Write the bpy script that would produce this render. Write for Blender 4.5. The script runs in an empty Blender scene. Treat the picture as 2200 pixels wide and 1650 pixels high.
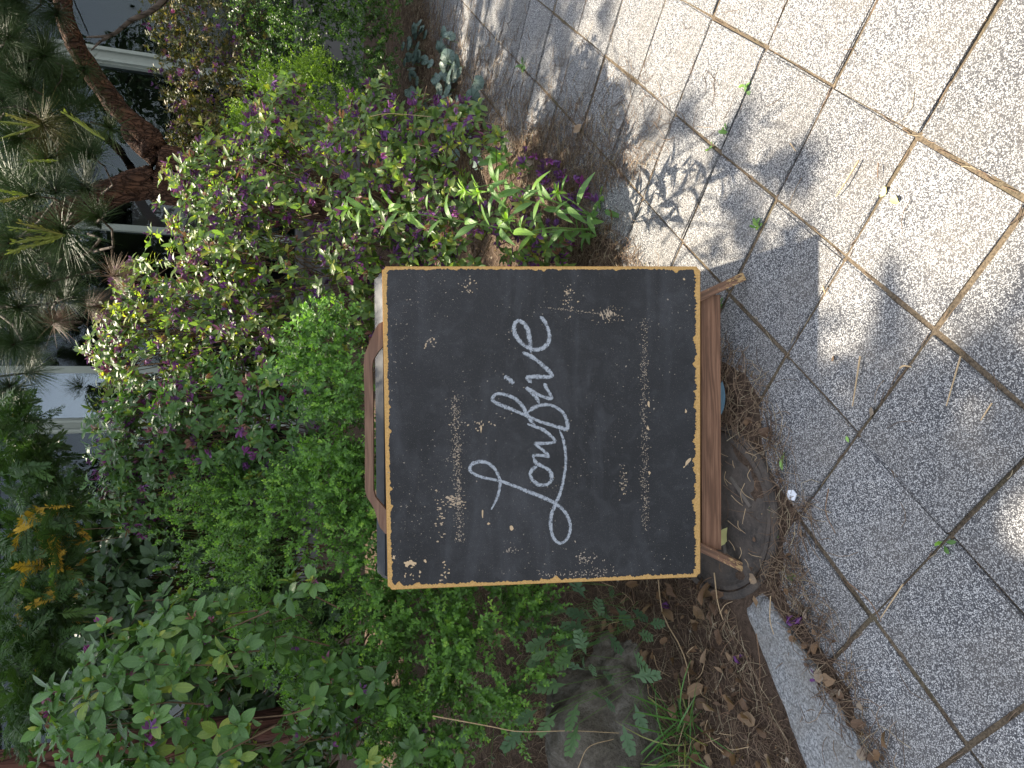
import bpy, bmesh, math, random
import numpy as np
from mathutils import Matrix, Vector

random.seed(7)
RNG = np.random.RandomState(11)
C = bpy.context.scene.collection

# ------------------------------------------------------------------ camera
F_PX, PITCH, ROLL, EYE = 1533.86, math.radians(22.4617), math.radians(-0.314), 1.3974
FW = np.array([0, math.cos(PITCH), -math.sin(PITCH)])
UP = np.array([0, math.sin(PITCH), math.cos(PITCH)])
RT = np.array([1.0, 0, 0])
EYEP = np.array([0, 0, EYE])
cR, sR = math.cos(ROLL), math.sin(ROLL)
cam_x = sR * RT - cR * UP          # the phone was held sideways: picture right = down
cam_y = cR * RT + sR * UP
cd = bpy.data.cameras.new('camera')
cam = bpy.data.objects.new('camera', cd)
C.objects.link(cam)
cd.sensor_width = 36
cd.lens = F_PX / 2200 * 36
cd.clip_start, cd.clip_end = 0.02, 400
cam.matrix_world = Matrix(((cam_x[0], cam_y[0], -FW[0], 0), (cam_x[1], cam_y[1], -FW[1], 0),
                           (cam_x[2], cam_y[2], -FW[2], EYE), (0, 0, 0, 1)))
bpy.context.scene.camera = cam

# ------------------------------------------------------------------ light
SUN_EL, SUN_AZ = math.radians(58.5), math.radians(-4.5)
SUN = np.array([math.sin(SUN_AZ) * math.cos(SUN_EL), math.cos(SUN_AZ) * math.cos(SUN_EL), math.sin(SUN_EL)])
world = bpy.data.worlds.new('World')
bpy.context.scene.world = world
world.use_nodes = True
wn = world.node_tree
sky = wn.nodes.new('ShaderNodeTexSky')
sky.sky_type = 'NISHITA'
sky.sun_disc = False
sky.sun_elevation = SUN_EL
sky.sun_rotation = SUN_AZ
hsv = wn.nodes.new('ShaderNodeHueSaturation')      # thin white haze in the sky
hsv.inputs['Saturation'].default_value = 0.4
wn.links.new(sky.outputs[0], hsv.inputs['Color'])
wn.links.new(hsv.outputs[0], wn.nodes['Background'].inputs[0])
wn.nodes['Background'].inputs[1].default_value = 0.15
sl = bpy.data.lights.new('sun', 'SUN')
sl.energy, sl.angle, sl.color = 4.9, math.radians(0.53), (1.0, 0.89, 0.72)
so = bpy.data.objects.new('sun', sl)
C.objects.link(so)
so.rotation_euler = Vector(SUN).to_track_quat('Z', 'Y').to_euler()
so.location = (0, 0, 12)
vs = bpy.context.scene.view_settings
vs.view_transform, vs.look, vs.exposure, vs.gamma, vs.use_curve_mapping = 'Standard', 'None', 1.52, 1, False
bpy.context.scene.cycles.max_bounces = 8
bpy.context.scene.cycles.transparent_max_bounces = 12


# ------------------------------------------------------------------ measuring helpers
def ray(x, y):
    u, v = 1650 - y - 825, x - 1100
    uu, vv = cR * u + sR * v, -sR * u + cR * v
    return RT * uu / F_PX + FW - UP * vv / F_PX


def at(x, y, Y):
    d = ray(x, y)
    return EYEP + d * (Y / d[1])


def ground(x, y, z=0.0):
    d = ray(x, y)
    return EYEP + d * ((z - EYE) / d[2])


def project(P):
    q = np.asarray(P) - EYEP
    D = q @ FW
    uu, vv = F_PX * (q @ RT) / D, -F_PX * (q @ UP) / D
    u, v = cR * uu - sR * vv, sR * uu + cR * vv
    return 1100 + v, 825 - u, D


def nrm(a):
    return a / (np.linalg.norm(a, axis=-1, keepdims=True) + 1e-12)


# ------------------------------------------------------------------ object helpers
def tag(o, label=None, cat=None, group=None, kind=None):
    if label: o['label'] = label
    if cat: o['category'] = cat
    if group: o['group'] = group
    if kind: o['kind'] = kind
    return o


def thing(name, loc, label, cat, group=None):
    o = bpy.data.objects.new(name, None)
    C.objects.link(o)
    o.location = tuple(float(k) for k in loc)
    o.empty_display_size = 0.1
    return tag(o, label, cat, group)


def root_of(o):
    while o.parent: o = o.parent
    return o


def off(parent):
    v = np.zeros(3)
    while parent is not None:
        v = v + np.array(parent.location)
        parent = parent.parent
    return v


def link(name, me, m, parent=None, kind=None, label=None):
    if m is not None and not me.materials: me.materials.append(m)
    o = bpy.data.objects.new(name, me)
    C.objects.link(o)
    if parent is not None: o.parent = parent
    if kind: o['kind'] = kind
    if label: o['label'] = label
    return o


def from_bm(name, bm, m, parent=None, kind=None, label=None, smooth=False):
    o3 = off(parent)
    if parent is not None:
        bmesh.ops.translate(bm, vec=(-o3[0], -o3[1], -o3[2]), verts=bm.verts)
    bmesh.ops.recalc_face_normals(bm, faces=bm.faces)
    me = bpy.data.meshes.new(name)
    bm.to_mesh(me)
    bm.free()
    if smooth: me.polygons.foreach_set('use_smooth', np.ones(len(me.polygons), bool))
    return link(name, me, m, parent, kind, label)


def from_np(name, V, T, m, parent=None, kind=None, data=None, smooth=True, label=None):
    """triangles from arrays; data = per-point rgba in the attribute 'ld'"""
    V = np.asarray(V, float) - off(parent)
    me = bpy.data.meshes.new(name)
    me.vertices.add(len(V))
    me.vertices.foreach_set('co', V.astype(np.float32).ravel())
    T = np.asarray(T, np.int32)
    me.loops.add(T.size)
    me.loops.foreach_set('vertex_index', T.ravel())
    me.polygons.add(len(T))
    me.polygons.foreach_set('loop_start', np.arange(0, T.size, T.shape[1], dtype=np.int32))
    me.polygons.foreach_set('loop_total', np.full(len(T), T.shape[1], np.int32))
    if smooth: me.polygons.foreach_set('use_smooth', np.ones(len(T), bool))
    if data is not None:
        a = me.attributes.new('ld', 'FLOAT_COLOR', 'POINT')
        a.data.foreach_set('color', np.asarray(data, np.float32).ravel())
    me.update(calc_edges=True)
    me.validate()
    return link(name, me, m, parent, kind, label)


def np_mesh(name, V, T, m, data=None, smooth=True):
    o = from_np(name, V, T, m, data=data, smooth=smooth)
    me = o.data
    bpy.data.objects.remove(o)
    return me


def beam_bm(p0, p1, wv, w, d, bevel=0.002, bm=None):
    """bar from p0 to p1, wv = width direction"""
    p0, p1 = np.asarray(p0, float), np.asarray(p1, float)
    L = nrm(p1 - p0)
    wv = nrm(np.asarray(wv, float) - L * np.dot(wv, L))
    dv = np.cross(L, wv)
    own = bm is None
    b2 = bmesh.new()
    vs_ = []
    for p in (p0, p1):
        for a, b in ((-1, -1), (1, -1), (1, 1), (-1, 1)):
            vs_.append(b2.verts.new(p + wv * a * w / 2 + dv * b * d / 2))
    for f in ((0, 1, 2, 3), (7, 6, 5, 4), (0, 4, 5, 1), (1, 5, 6, 2), (2, 6, 7, 3), (3, 7, 4, 0)):
        b2.faces.new([vs_[i] for i in f])
    if bevel:
        bmesh.ops.bevel(b2, geom=list(b2.edges), offset=bevel, segments=2, profile=0.7, affect='EDGES')
    return b2


def beam(name, p0, p1, wv, w, d, m, parent=None, bevel=0.002, label=None, kind=None):
    b = beam_bm(p0, p1, wv, w, d, bevel)
    p0, p1 = np.asarray(p0, float), np.asarray(p1, float)
    L = nrm(p1 - p0)
    wv = nrm(np.asarray(wv, float) - L * np.dot(wv, L))
    dv = np.cross(L, wv)
    o = from_bm(name, b, m, parent, kind, label)
    me = o.data
    n = len(me.vertices)
    co = np.zeros(n * 3, np.float32)
    me.vertices.foreach_get('co', co)
    co = co.reshape(-1, 3) + off(parent) - p0
    ld = np.c_[co @ L, co @ wv, co @ dv, np.full(n, np.linalg.norm(p1 - p0))]
    a = me.attributes.new('ld', 'FLOAT_COLOR', 'POINT')
    a.data.foreach_set('color', ld.astype(np.float32).ravel())
    return o


def tubes(paths, radii, sides=3):
    """paths (N,K,3), radii (N,K) -> V,T,data"""
    P = np.asarray(paths, float)
    N, K, _ = P.shape
    R = np.broadcast_to(np.asarray(radii, float), (N, K))
    t = nrm(np.gradient(P, axis=1))
    ref = np.where(np.abs(t[..., 2:3]) > 0.9, np.array([1., 0, 0]), np.array([0, 0, 1.]))
    a = nrm(np.cross(t, ref))
    b = np.cross(t, a)
    ang = np.arange(sides) * 2 * np.pi / sides
    V = P[:, :, None] + R[:, :, None, None] * (a[:, :, None] * np.cos(ang)[None, None, :, None] + b[:, :, None] * np.sin(ang)[None, None, :, None])
    k, s = np.meshgrid(np.arange(K - 1), np.arange(sides), indexing='ij')
    s2 = (s + 1) % sides
    q = np.stack([k * sides + s, k * sides + s2, (k + 1) * sides + s2, (k + 1) * sides + s], -1).reshape(-1, 4)
    T = np.concatenate([q[:, [0, 1, 2]], q[:, [0, 2, 3]]])
    T = (T[None] + (np.arange(N) * K * sides)[:, None, None]).reshape(-1, 3)
    ld = np.zeros((N, K, sides, 4))
    ld[..., 0] = RNG.rand(N)[:, None, None]
    ld[..., 2] = np.linspace(0, 1, K)[None, :, None]
    ld[..., 1] = 1
    return V.reshape(-1, 3), T, ld.reshape(-1, 4)


def spline(pts, n):
    """Catmull-Rom through pts"""
    P = np.asarray(pts, float)
    P = np.vstack([2 * P[0] - P[1], P, 2 * P[-1] - P[-2]])
    m = len(P) - 3
    out = []
    for i in np.linspace(0, m - 1e-6, n):
        k = int(i)
        t = i - k
        a, b, c, d = P[k:k + 4]
        out.append(0.5 * (2 * b + (c - a) * t + (2 * a - 5 * b + 4 * c - d) * t * t + (3 * b - a - 3 * c + d) * t ** 3))
    return np.array(out)


def vnoise(p, f=1.0, seed=0):
    """cheap smooth pseudo noise in -1..1"""
    p = np.asarray(p, float) * f
    r = np.random.RandomState(seed)
    s = 0
    for k in range(5):
        w = r.randn(p.shape[-1]) * (1 + 0.6 * k)
        s = s + np.sin(p @ w + r.rand() * 6.28) / (1 + 0.5 * k)
    return s / 2.4


# ------------------------------------------------------------------ materials
class MT:
    def __init__(s, name):
        s.m = bpy.data.materials.new(name)
        s.m.use_nodes = True
        s.t = s.m.node_tree
        s.t.nodes.clear()
        s.out = s.n('OutputMaterial')

    def n(s, kind, ins=None, **kw):
        nd = s.t.nodes.new('ShaderNode' + kind)
        for k, v in kw.items(): setattr(nd, k, v)
        for k, v in (ins or {}).items(): s.put(nd.inputs[k], v)
        return nd

    def put(s, sock, v):
        if isinstance(v, bpy.types.NodeSocket): s.t.links.new(v, sock)
        elif isinstance(v, bpy.types.Node): s.t.links.new(v.outputs[0], sock)
        else:
            if sock.type == 'RGBA' and len(v) == 3: v = (*v, 1)
            sock.default_value = v

    def coord(s, which='Object'):
        return s.n('TexCoord').outputs[which]

    def map(s, v, scale=(1, 1, 1), rot=(0, 0, 0)):
        return s.n('Mapping', {0: v, 3: scale, 2: rot}).outputs[0]

    def noise(s, v, scale, detail=3, rough=0.55, dist=0.0):
        return s.n('TexNoise', {'Vector': v, 'Scale': scale, 'Detail': detail, 'Roughness': rough, 'Distortion': dist}).outputs[0]

    def vor(s, v, scale, feature='F1'):
        return s.n('TexVoronoi', {'Vector': v, 'Scale': scale}, feature=feature)

    def ramp(s, f, stops, interp='LINEAR'):
        r = s.n('ValToRGB', {0: f})
        cr = r.color_ramp
        cr.interpolation = interp
        while len(cr.elements) < len(stops): cr.elements.new(0.5)
        for e, (p, c) in zip(cr.elements, stops):
            e.position = p
            e.color = (*c, 1) if not isinstance(c, (int, float)) else (c, c, c, 1)
        return r.outputs[0]

    def math(s, op, a, b=0.0, c=0.0):
        return s.n('Math', {0: a, 1: b, 2: c}, operation=op).outputs[0]

    def mix(s, f, a, b, blend='MIX'):
        nd = s.n('Mix', data_type='RGBA', blend_type=blend)
        s.put(nd.inputs[0], f)
        s.put(nd.inputs[6], a)
        s.put(nd.inputs[7], b)
        return nd.outputs[2]

    def attr(s, name='ld'):
        a = s.n('Attribute', attribute_name=name)
        sp = s.n('SeparateColor', {0: a.outputs['Color']})
        return sp.outputs[0], sp.outputs[1], sp.outputs[2], a.outputs['Alpha'], a.outputs['Vector']

    def bump(s, h, strength=0.3, dist=0.002):
        return s.n('Bump', {'Strength': strength, 'Distance': dist, 'Height': h}).outputs[0]

    def pbr(s, col, rough=0.6, normal=None, spec=0.5, metal=0.0, **kw):
        b = s.n('BsdfPrincipled', {'Base Color': col, 'Roughness': rough, 'Specular IOR Level': spec, 'Metallic': metal})
        if normal is not None: s.put(b.inputs['Normal'], normal)
        for k, v in kw.items(): s.put(b.inputs[k.replace('_', ' ')], v)
        return b.outputs[0]

    def done(s, surf):
        s.put(s.out.inputs[0], surf)
        return s.m


def leaf_mat(name, stops, trans=0.35, rough=0.42, vein=0.25, spec=0.4, tcol=1.3):
    m = MT(name)
    tint, across, along, _, _ = m.attr()
    col = m.ramp(tint, stops)
    nz = m.noise(m.coord(), 60, 2)
    col = m.mix(m.ramp(nz, [(0.35, 0.0), (0.7, 0.35)]), col, m.mix(1.0, col, (0.55, 0.6, 0.5), 'MULTIPLY'))
    if vein:
        v = m.ramp(across, [(0.0, vein), (0.16, 0.0)])
        col = m.mix(v, col, m.mix(1.0, col, (1.9, 1.8, 1.6), 'MULTIPLY'))
    nrmv = m.bump(m.math('SINE', m.math('MULTIPLY', m.math('SUBTRACT', along, m.math('MULTIPLY', across, 0.22)), 42.0)), 0.25, 0.0008) if vein else None
    p = m.pbr(col, rough, nrmv, spec)
    t = m.n('BsdfTranslucent', {0: m.mix(1.0, col, (tcol * 1.1, tcol * 1.25, tcol * 0.45), 'MULTIPLY')})
    return m.done(m.n('MixShader', {0: trans, 1: p, 2: t}).outputs[0])


def flat_mat(name, col, rough=0.6, spec=0.3, var=0.15, scale=40):
    m = MT(name)
    nz = m.noise(m.coord(), scale, 4)
    c = m.mix(nz, tuple(k * (1 - var) for k in col), tuple(k * (1 + var) for k in col))
    return m.done(m.pbr(c, rough, m.bump(nz, 0.2, 0.002), spec))


def bark_mat(name, c0, c1, scale=9, z=0.35):
    m = MT(name)
    v = m.map(m.coord(), (1, 1, z))
    nz = m.noise(v, scale, 5, 0.65, 0.6)
    wv = m.n('VectorMath', {0: v, 1: m.n('VectorMath', {0: m.n('TexNoise', {'Vector': v, 'Scale': scale * 2.0, 'Detail': 3}).outputs[1], 1: (0.09, 0.09, 0.09)}, operation='MULTIPLY').outputs[0]}, operation='ADD').outputs[0]
    vo = m.vor(wv, scale * 2.6, 'DISTANCE_TO_EDGE').outputs[0]
    col = m.mix(m.ramp(nz, [(0.3, 0.0), (0.7, 1.0)]), c0, c1)
    crack = m.ramp(vo, [(0.0, 0.4), (0.1, 1.0)])
    col = m.mix(1.0, col, crack, 'MULTIPLY')
    return m.done(m.pbr(col, 0.85, m.bump(m.math('ADD', m.ramp(vo, [(0, 0.0), (0.2, 1.0)]), nz), 1.0, 0.02), 0.15))


def wood_mat(name, c0, c1, worn=0.0, wornc=(0.42, 0.27, 0.12)):
    """stained timber; ld = along, width, depth, length"""
    m = MT(name)
    al, w, d, ln, v = m.attr()
    vec = m.n('CombineXYZ', {0: m.math('MULTIPLY', al, 3.0), 1: m.math('MULTIPLY', w, 55.0), 2: m.math('MULTIPLY', d, 55.0)}).outputs[0]
    nz = m.noise(vec, 1.6, 5, 0.6, 1.2)
    ring = m.math('SINE', m.math('MULTIPLY', m.noise(vec, 0.5, 2, 0.4, 0.4), 60.0))
    g = m.math('ADD', m.math('MULTIPLY', nz, 0.8), m.math('MULTIPLY', ring, 0.12))
    col = m.mix(m.ramp(g, [(0.25, 0.0), (0.65, 1.0)]), c0, c1)
    fine = m.noise(m.n('CombineXYZ', {0: m.math('MULTIPLY', al, 14.0), 1: m.math('MULTIPLY', w, 420.0), 2: m.math('MULTIPLY', d, 420.0)}).outputs[0], 1, 3)
    col = m.mix(m.ramp(fine, [(0.45, 0.0), (0.75, 0.45)]), col, tuple(k * 0.45 for k in c0))
    if worn:
        near = m.ramp(m.math('DIVIDE', al, ln), [(0.0, 0.0), (1 - worn, 0.0), (1.0, 0.62)])
        patch = m.noise(m.n('CombineXYZ', {0: m.math('MULTIPLY', al, 60.0), 1: m.math('MULTIPLY', w, 160.0), 2: m.math('MULTIPLY', d, 160.0)}).outputs[0], 1, 4, 0.65)
        k = m.ramp(m.math('ADD', m.math('MULTIPLY', near, 0.35), patch), [(0.66, 0.0), (0.69, 1.0)])
        col = m.mix(k, col, wornc)
    return m.done(m.pbr(col, 0.55, m.bump(fine, 0.15, 0.001), 0.35))


def hsv_mix(*a):
    return a


# --- leaves
M_azalea = leaf_mat('azalea_leaf', [(0, (0.072, 0.123, 0.038)), (0.55, (0.136, 0.22, 0.065)), (0.85, (0.206, 0.289, 0.076)), (1, (0.38, 0.385, 0.065))], 0.42, 0.38)
M_azalea_big = leaf_mat('azalea_broad_leaf', [(0, (0.056, 0.113, 0.037)), (0.6, (0.102, 0.209, 0.063)), (0.88, (0.136, 0.251, 0.068)), (1, (0.272, 0.32, 0.053))], 0.26, 0.4)
M_box = leaf_mat('boxwood_leaf', [(0, (0.052, 0.109, 0.025)), (0.45, (0.125, 0.26, 0.051)), (0.8, (0.206, 0.398, 0.063)), (1, (0.323, 0.508, 0.076))], 0.3, 0.4, vein=0.15)
M_box_dark = leaf_mat('hedge_leaf', [(0, (0.028, 0.058, 0.014)), (0.5, (0.063, 0.13, 0.024)), (1, (0.14, 0.247, 0.036))], 0.3, 0.4, vein=0)
M_box_lime = leaf_mat('lime_hedge_leaf', [(0, (0.07, 0.121, 0.018)), (0.5, (0.154, 0.257, 0.03)), (1, (0.28, 0.392, 0.048))], 0.4, 0.4, vein=0)
M_rust = leaf_mat('rust_hedge_leaf', [(0, (0.05, 0.06, 0.02)), (0.4, (0.1, 0.115, 0.03)), (0.75, (0.19, 0.14, 0.045)), (1, (0.28, 0.21, 0.06))], 0.3, 0.5, vein=0)
M_weed = leaf_mat('weed_leaf', [(0, (0.096, 0.196, 0.06)), (0.6, (0.156, 0.287, 0.08)), (1, (0.264, 0.437, 0.05))], 0.4, 0.45, vein=0.35)
M_silver = leaf_mat('silver_leaf', [(0, (0.1, 0.145, 0.12)), (1, (0.2, 0.26, 0.22))], 0.2, 0.5, vein=0.0)
M_mug = leaf_mat('mugwort_leaf', [(0, (0.06, 0.119, 0.058)), (1, (0.128, 0.217, 0.104))], 0.25, 0.55, vein=0.2)
M_grass = leaf_mat('grass_blade', [(0, (0.065, 0.169, 0.036)), (0.8, (0.117, 0.26, 0.06)), (1, (0.39, 0.325, 0.12))], 0.3, 0.4, vein=0)
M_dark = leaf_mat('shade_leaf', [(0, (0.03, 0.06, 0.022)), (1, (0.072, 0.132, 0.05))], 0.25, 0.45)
M_needle = leaf_mat('pine_needle', [(0, (0.024, 0.047, 0.015)), (0.6, (0.043, 0.081, 0.025)), (0.88, (0.071, 0.115, 0.032)), (1, (0.19, 0.102, 0.028))], 0.1, 0.45, vein=0, spec=0.2)
M_candle = leaf_mat('pine_candle', [(0, (0.19, 0.24, 0.04)), (0.55, (0.24, 0.27, 0.06)), (1, (0.36, 0.17, 0.05))], 0.2, 0.5, vein=0)
M_yew = leaf_mat('yew_needle', [(0, (0.025, 0.055, 0.018)), (0.45, (0.05, 0.1, 0.03)), (0.8, (0.08, 0.15, 0.04)), (0.9, (0.45, 0.28, 0.045)), (1, (0.55, 0.36, 0.06))], 0.22, 0.45, vein=0, spec=0.25)
M_flower = leaf_mat('azalea_petal', [(0, (0.133, 0.049, 0.184)), (0.45, (0.21, 0.072, 0.255)), (0.7, (0.332, 0.066, 0.306)), (0.85, (0.309, 0.166, 0.173)), (1, (0.265, 0.122, 0.051))], 0.25, 0.65, vein=0, tcol=0.8)
M_dead = leaf_mat('dead_leaf', [(0, (0.1, 0.06, 0.04)), (0.4, (0.2, 0.115, 0.06)), (0.7, (0.26, 0.17, 0.1)), (1, (0.3, 0.25, 0.2))], 0.15, 0.7, vein=0.3)
M_litter = leaf_mat('pine_straw', [(0, (0.095, 0.06, 0.042)), (0.5, (0.209, 0.135, 0.089)), (0.85, (0.314, 0.22, 0.142)), (1, (0.456, 0.38, 0.252))], 0.08, 0.6, vein=0, spec=0.3)
M_stem = flat_mat('twig_bark', (0.13, 0.085, 0.05), 0.8)
M_stem_g = flat_mat('green_stem', (0.13, 0.24, 0.06), 0.5)
M_pinebark = bark_mat('pine_bark', (0.045, 0.026, 0.019), (0.16, 0.08, 0.048), 12)
M_yewbark = bark_mat('yew_bark', (0.06, 0.028, 0.02), (0.15, 0.065, 0.045), 7, 0.15)
M_treebark = bark_mat('street_tree_bark', (0.05, 0.04, 0.03), (0.13, 0.1, 0.08), 5)


# ------------------------------------------------------------------ leaf templates: V, T, ld(across, along)
def leaf_tpl(L=1.0, W=0.4, n=4, fold=0.18, curl=0.25, twist=0.0, belly=0.45, tip=1.0, wav=0.0, seed=0):
    r = np.random.RandomState(seed)
    ts = np.linspace(0, 1, n + 2)
    V, D = [], []
    ph = r.rand() * 6
    for i, t in enumerate(ts):
        z = -curl * L * t * t
        y = L * t * (1 - 0.25 * abs(curl) * t)
        w = W / 2 * (math.sin(math.pi * min(1, t ** (math.log(0.5) / math.log(belly)))) ** tip if 0 < t < 1 else 0)
        tw = twist * t
        if i in (0, n + 1):
            V.append((0, y, z)); D.append((0, t))
        else:
            for s in (-1, 0, 1):
                zz = z + abs(s) * fold * w * 2 * 0.5 + (wav * W * math.sin(ph + 7 * t + s) if s else 0)
                x = s * w
                V.append((x * math.cos(tw), y, zz + x * math.sin(tw))); D.append((abs(s), t))
    T = []
    for i in range(n + 1):
        if i == 0:
            T += [(0, 2, 1), (0, 3, 2)]
        elif i == n:
            a = 1 + 3 * (n - 1); e = a + 3
            T += [(a, a + 1, e), (a + 1, a + 2, e)]
        else:
            a = 1 + 3 * (i - 1); b = a + 3
            for k in (0, 1):
                T += [(a + k, a + k + 1, b + k + 1), (a + k, b + k + 1, b + k)]
    return np.array(V, float), np.array(T, int), np.array(D, float)


def join_tpl(parts):
    V, T, D, o = [], [], [], 0
    for v, t, d in parts:
        V.append(v); T.append(t + o); D.append(d); o += len(v)
    return np.vstack(V), np.vstack(T), np.vstack(D)


def frame(d, n):
    """matrices (...,3,3) with columns x,y,z; y = d, z about n"""
    d = nrm(d)
    x = nrm(np.cross(d, n))
    z = np.cross(x, d)
    return np.stack([x, d, z], -1)


def lobed_tpl(seed=0):
    """mugwort leaf: side lobes along a midrib"""
    r = np.random.RandomState(seed)
    parts = [leaf_tpl(1.0, 0.16, 3, 0.1, 0.2, seed=seed)]
    for k, t in enumerate((0.3, 0.48, 0.66, 0.82)):
        for s in (-1, 1):
            v, T, D = leaf_tpl(0.42 - 0.06 * k if k else 0.32, 0.17, 2, 0.1, 0.1, seed=k, belly=0.6)
            a = s * (0.8 - 0.1 * k)
            R = np.array([[math.cos(a), math.sin(a), 0], [-math.sin(a), math.cos(a), 0], [0, 0, 1]])
            parts.append((v @ R.T + np.array([0, t, -0.2 * t * t + 0.004]), T, D))
    return join_tpl(parts)


def round_tpl(seed=0, n=14):
    """heart-shaped, ribbed leaf"""
    r = np.random.RandomState(seed)
    V = [(0, 0.12, 0)]; D = [(0, 0)]
    for ring, q in ((1, 0.55), (2, 1.0)):
        for i in range(n):
            a = 2 * math.pi * i / n
            rad = 0.5 * q * (1 + 0.05 * (-1) ** i * (ring == 2))
            notch = 1 - 0.55 * math.exp(-((a if a < math.pi else a - 2 * math.pi) / 0.4) ** 2)
            x, y = math.sin(a) * rad, 0.42 - math.cos(a) * rad * notch
            V.append((x, y, 0.05 * (-1) ** i * q * 0.5 - 0.22 * q * q * 0.5 + 0.03 * r.randn() * 0.3)); D.append((i % 2 * 1.0, q))
    T = []
    for i in range(n):
        j = (i + 1) % n
        T += [(0, 1 + j, 1 + i), (1 + i, 1 + j, 1 + n + j), (1 + i, 1 + n + j, 1 + n + i)]
    return np.array(V, float), np.array(T, int), np.array(D, float)


def flower_tpl(seed):
    """withered funnel flower: narrow crumpled petals hanging together"""
    r = np.random.RandomState(seed)
    parts = []
    for k in range(6):
        v, T, D = leaf_tpl(0.75 + 0.45 * r.rand(), 0.24 + 0.14 * r.rand(), 3, 0.9, 0.35 * r.randn(), 1.6 * r.randn(), 0.6, wav=0.15, seed=seed * 7 + k)
        be, ph = 0.3 + 0.4 * r.rand(), k * 1.05 + r.rand()
        d = np.array([math.sin(be) * math.cos(ph), math.cos(be), math.sin(be) * math.sin(ph)])
        R = frame(d, np.array([math.cos(ph), 0.1, math.sin(ph)]))
        parts.append((v @ R.T, T, D))
    return join_tpl(parts)


TPL = {
    'azalea': [leaf_tpl(1, 0.40, 3, 0.22, c, tw, 0.5, 0.85, seed=i) for i, (c, tw) in enumerate(((0.15, 0), (0.35, 0.2), (0.05, -0.2), (0.55, 0.1), (0.25, -0.3)))],
    'azalea_big': [leaf_tpl(1, 0.46, 4, 0.2, c, tw, 0.55, 0.8, seed=i) for i, (c, tw) in enumerate(((0.12, 0), (0.3, 0.15), (0.02, -0.15), (0.45, 0.1), (0.2, -0.2)))],
    'box': [leaf_tpl(1, 0.56, 2, 0.25, c, 0, 0.52, 0.6, seed=i) for i, c in enumerate((0.05, 0.2, -0.1))],
    'weed': [leaf_tpl(1, 0.25, 6, 0.25, c, tw, 0.5, 0.8, wav=0.06, seed=i) for i, (c, tw) in enumerate(((0.25, 0.1), (0.6, -0.3), (0.9, 0.3), (0.1, 0.2)))],
    'spoon': [leaf_tpl(1, 0.42, 5, 0.2, c, 0.1, 0.62, 0.7, wav=0.04, seed=i) for i, c in enumerate((0.15, 0.35, 0.5))],
    'mug': [lobed_tpl(i) for i in range(3)],
    'round': [round_tpl(i) for i in range(3)],
    'flower': [flower_tpl(i) for i in range(6)],
    'blade': [leaf_tpl(1, 0.03, 5, 0.2, c, tw, 0.4, 0.5, seed=i) for i, (c, tw) in enumerate(((0.3, 0.3), (0.7, -0.4), (0.1, 0.5), (1.0, 0.2)))],
    'dead': [leaf_tpl(1, w, 4, f, c, tw, 0.5, 0.7, wav=0.14, seed=i) for i, (w, f, c, tw) in enumerate(((0.6, 0.6, 0.3, 0.4), (0.75, 0.3, -0.3, -0.3), (0.45, 1.0, 0.5, 0.8), (0.65, -0.4, 0.4, -0.6), (0.8, 0.5, -0.4, 0.2)))],
}


# ------------------------------------------------------------------ plants
class Plant:
    all = []

    def __init__(s, name, loc, label, cat, group=None, cap=300):
        s.root = thing(name, loc, label, cat, group)
        s.loc, s.cap, s.kinds = np.array(loc, float), cap, {}
        Plant.all.append(s)

    def add(s, part, rest, tpls, mat, M, P, tint, cap=None):
        """M (N,3,3) already scaled, P (N,3), tint (N)"""
        if len(P) == 0: return
        k = s.kinds.setdefault((part, rest), dict(tpls=tpls, mat=mat, M=[], P=[], t=[], cap=cap if cap is not None else s.cap))
        k['M'].append(M); k['P'].append(P); k['t'].append(tint)

    def stems(s, paths, radii, mat, sides=3, name='twig'):
        V, T, D = tubes(paths, radii, sides)
        from_np(name, V, T, mat, s.root, 'stuff', D)


def near_sign(P):
    """inside the body of the A-board or in front of it"""
    x, y, z = P[:, 0], P[:, 1], P[:, 2]
    return (x > -0.63) & (x < 0.37) & (z < 1.0) & (y < 2.075 + np.maximum(0, 0.95 - z) * 0.4) & (y > 1.4)


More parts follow.
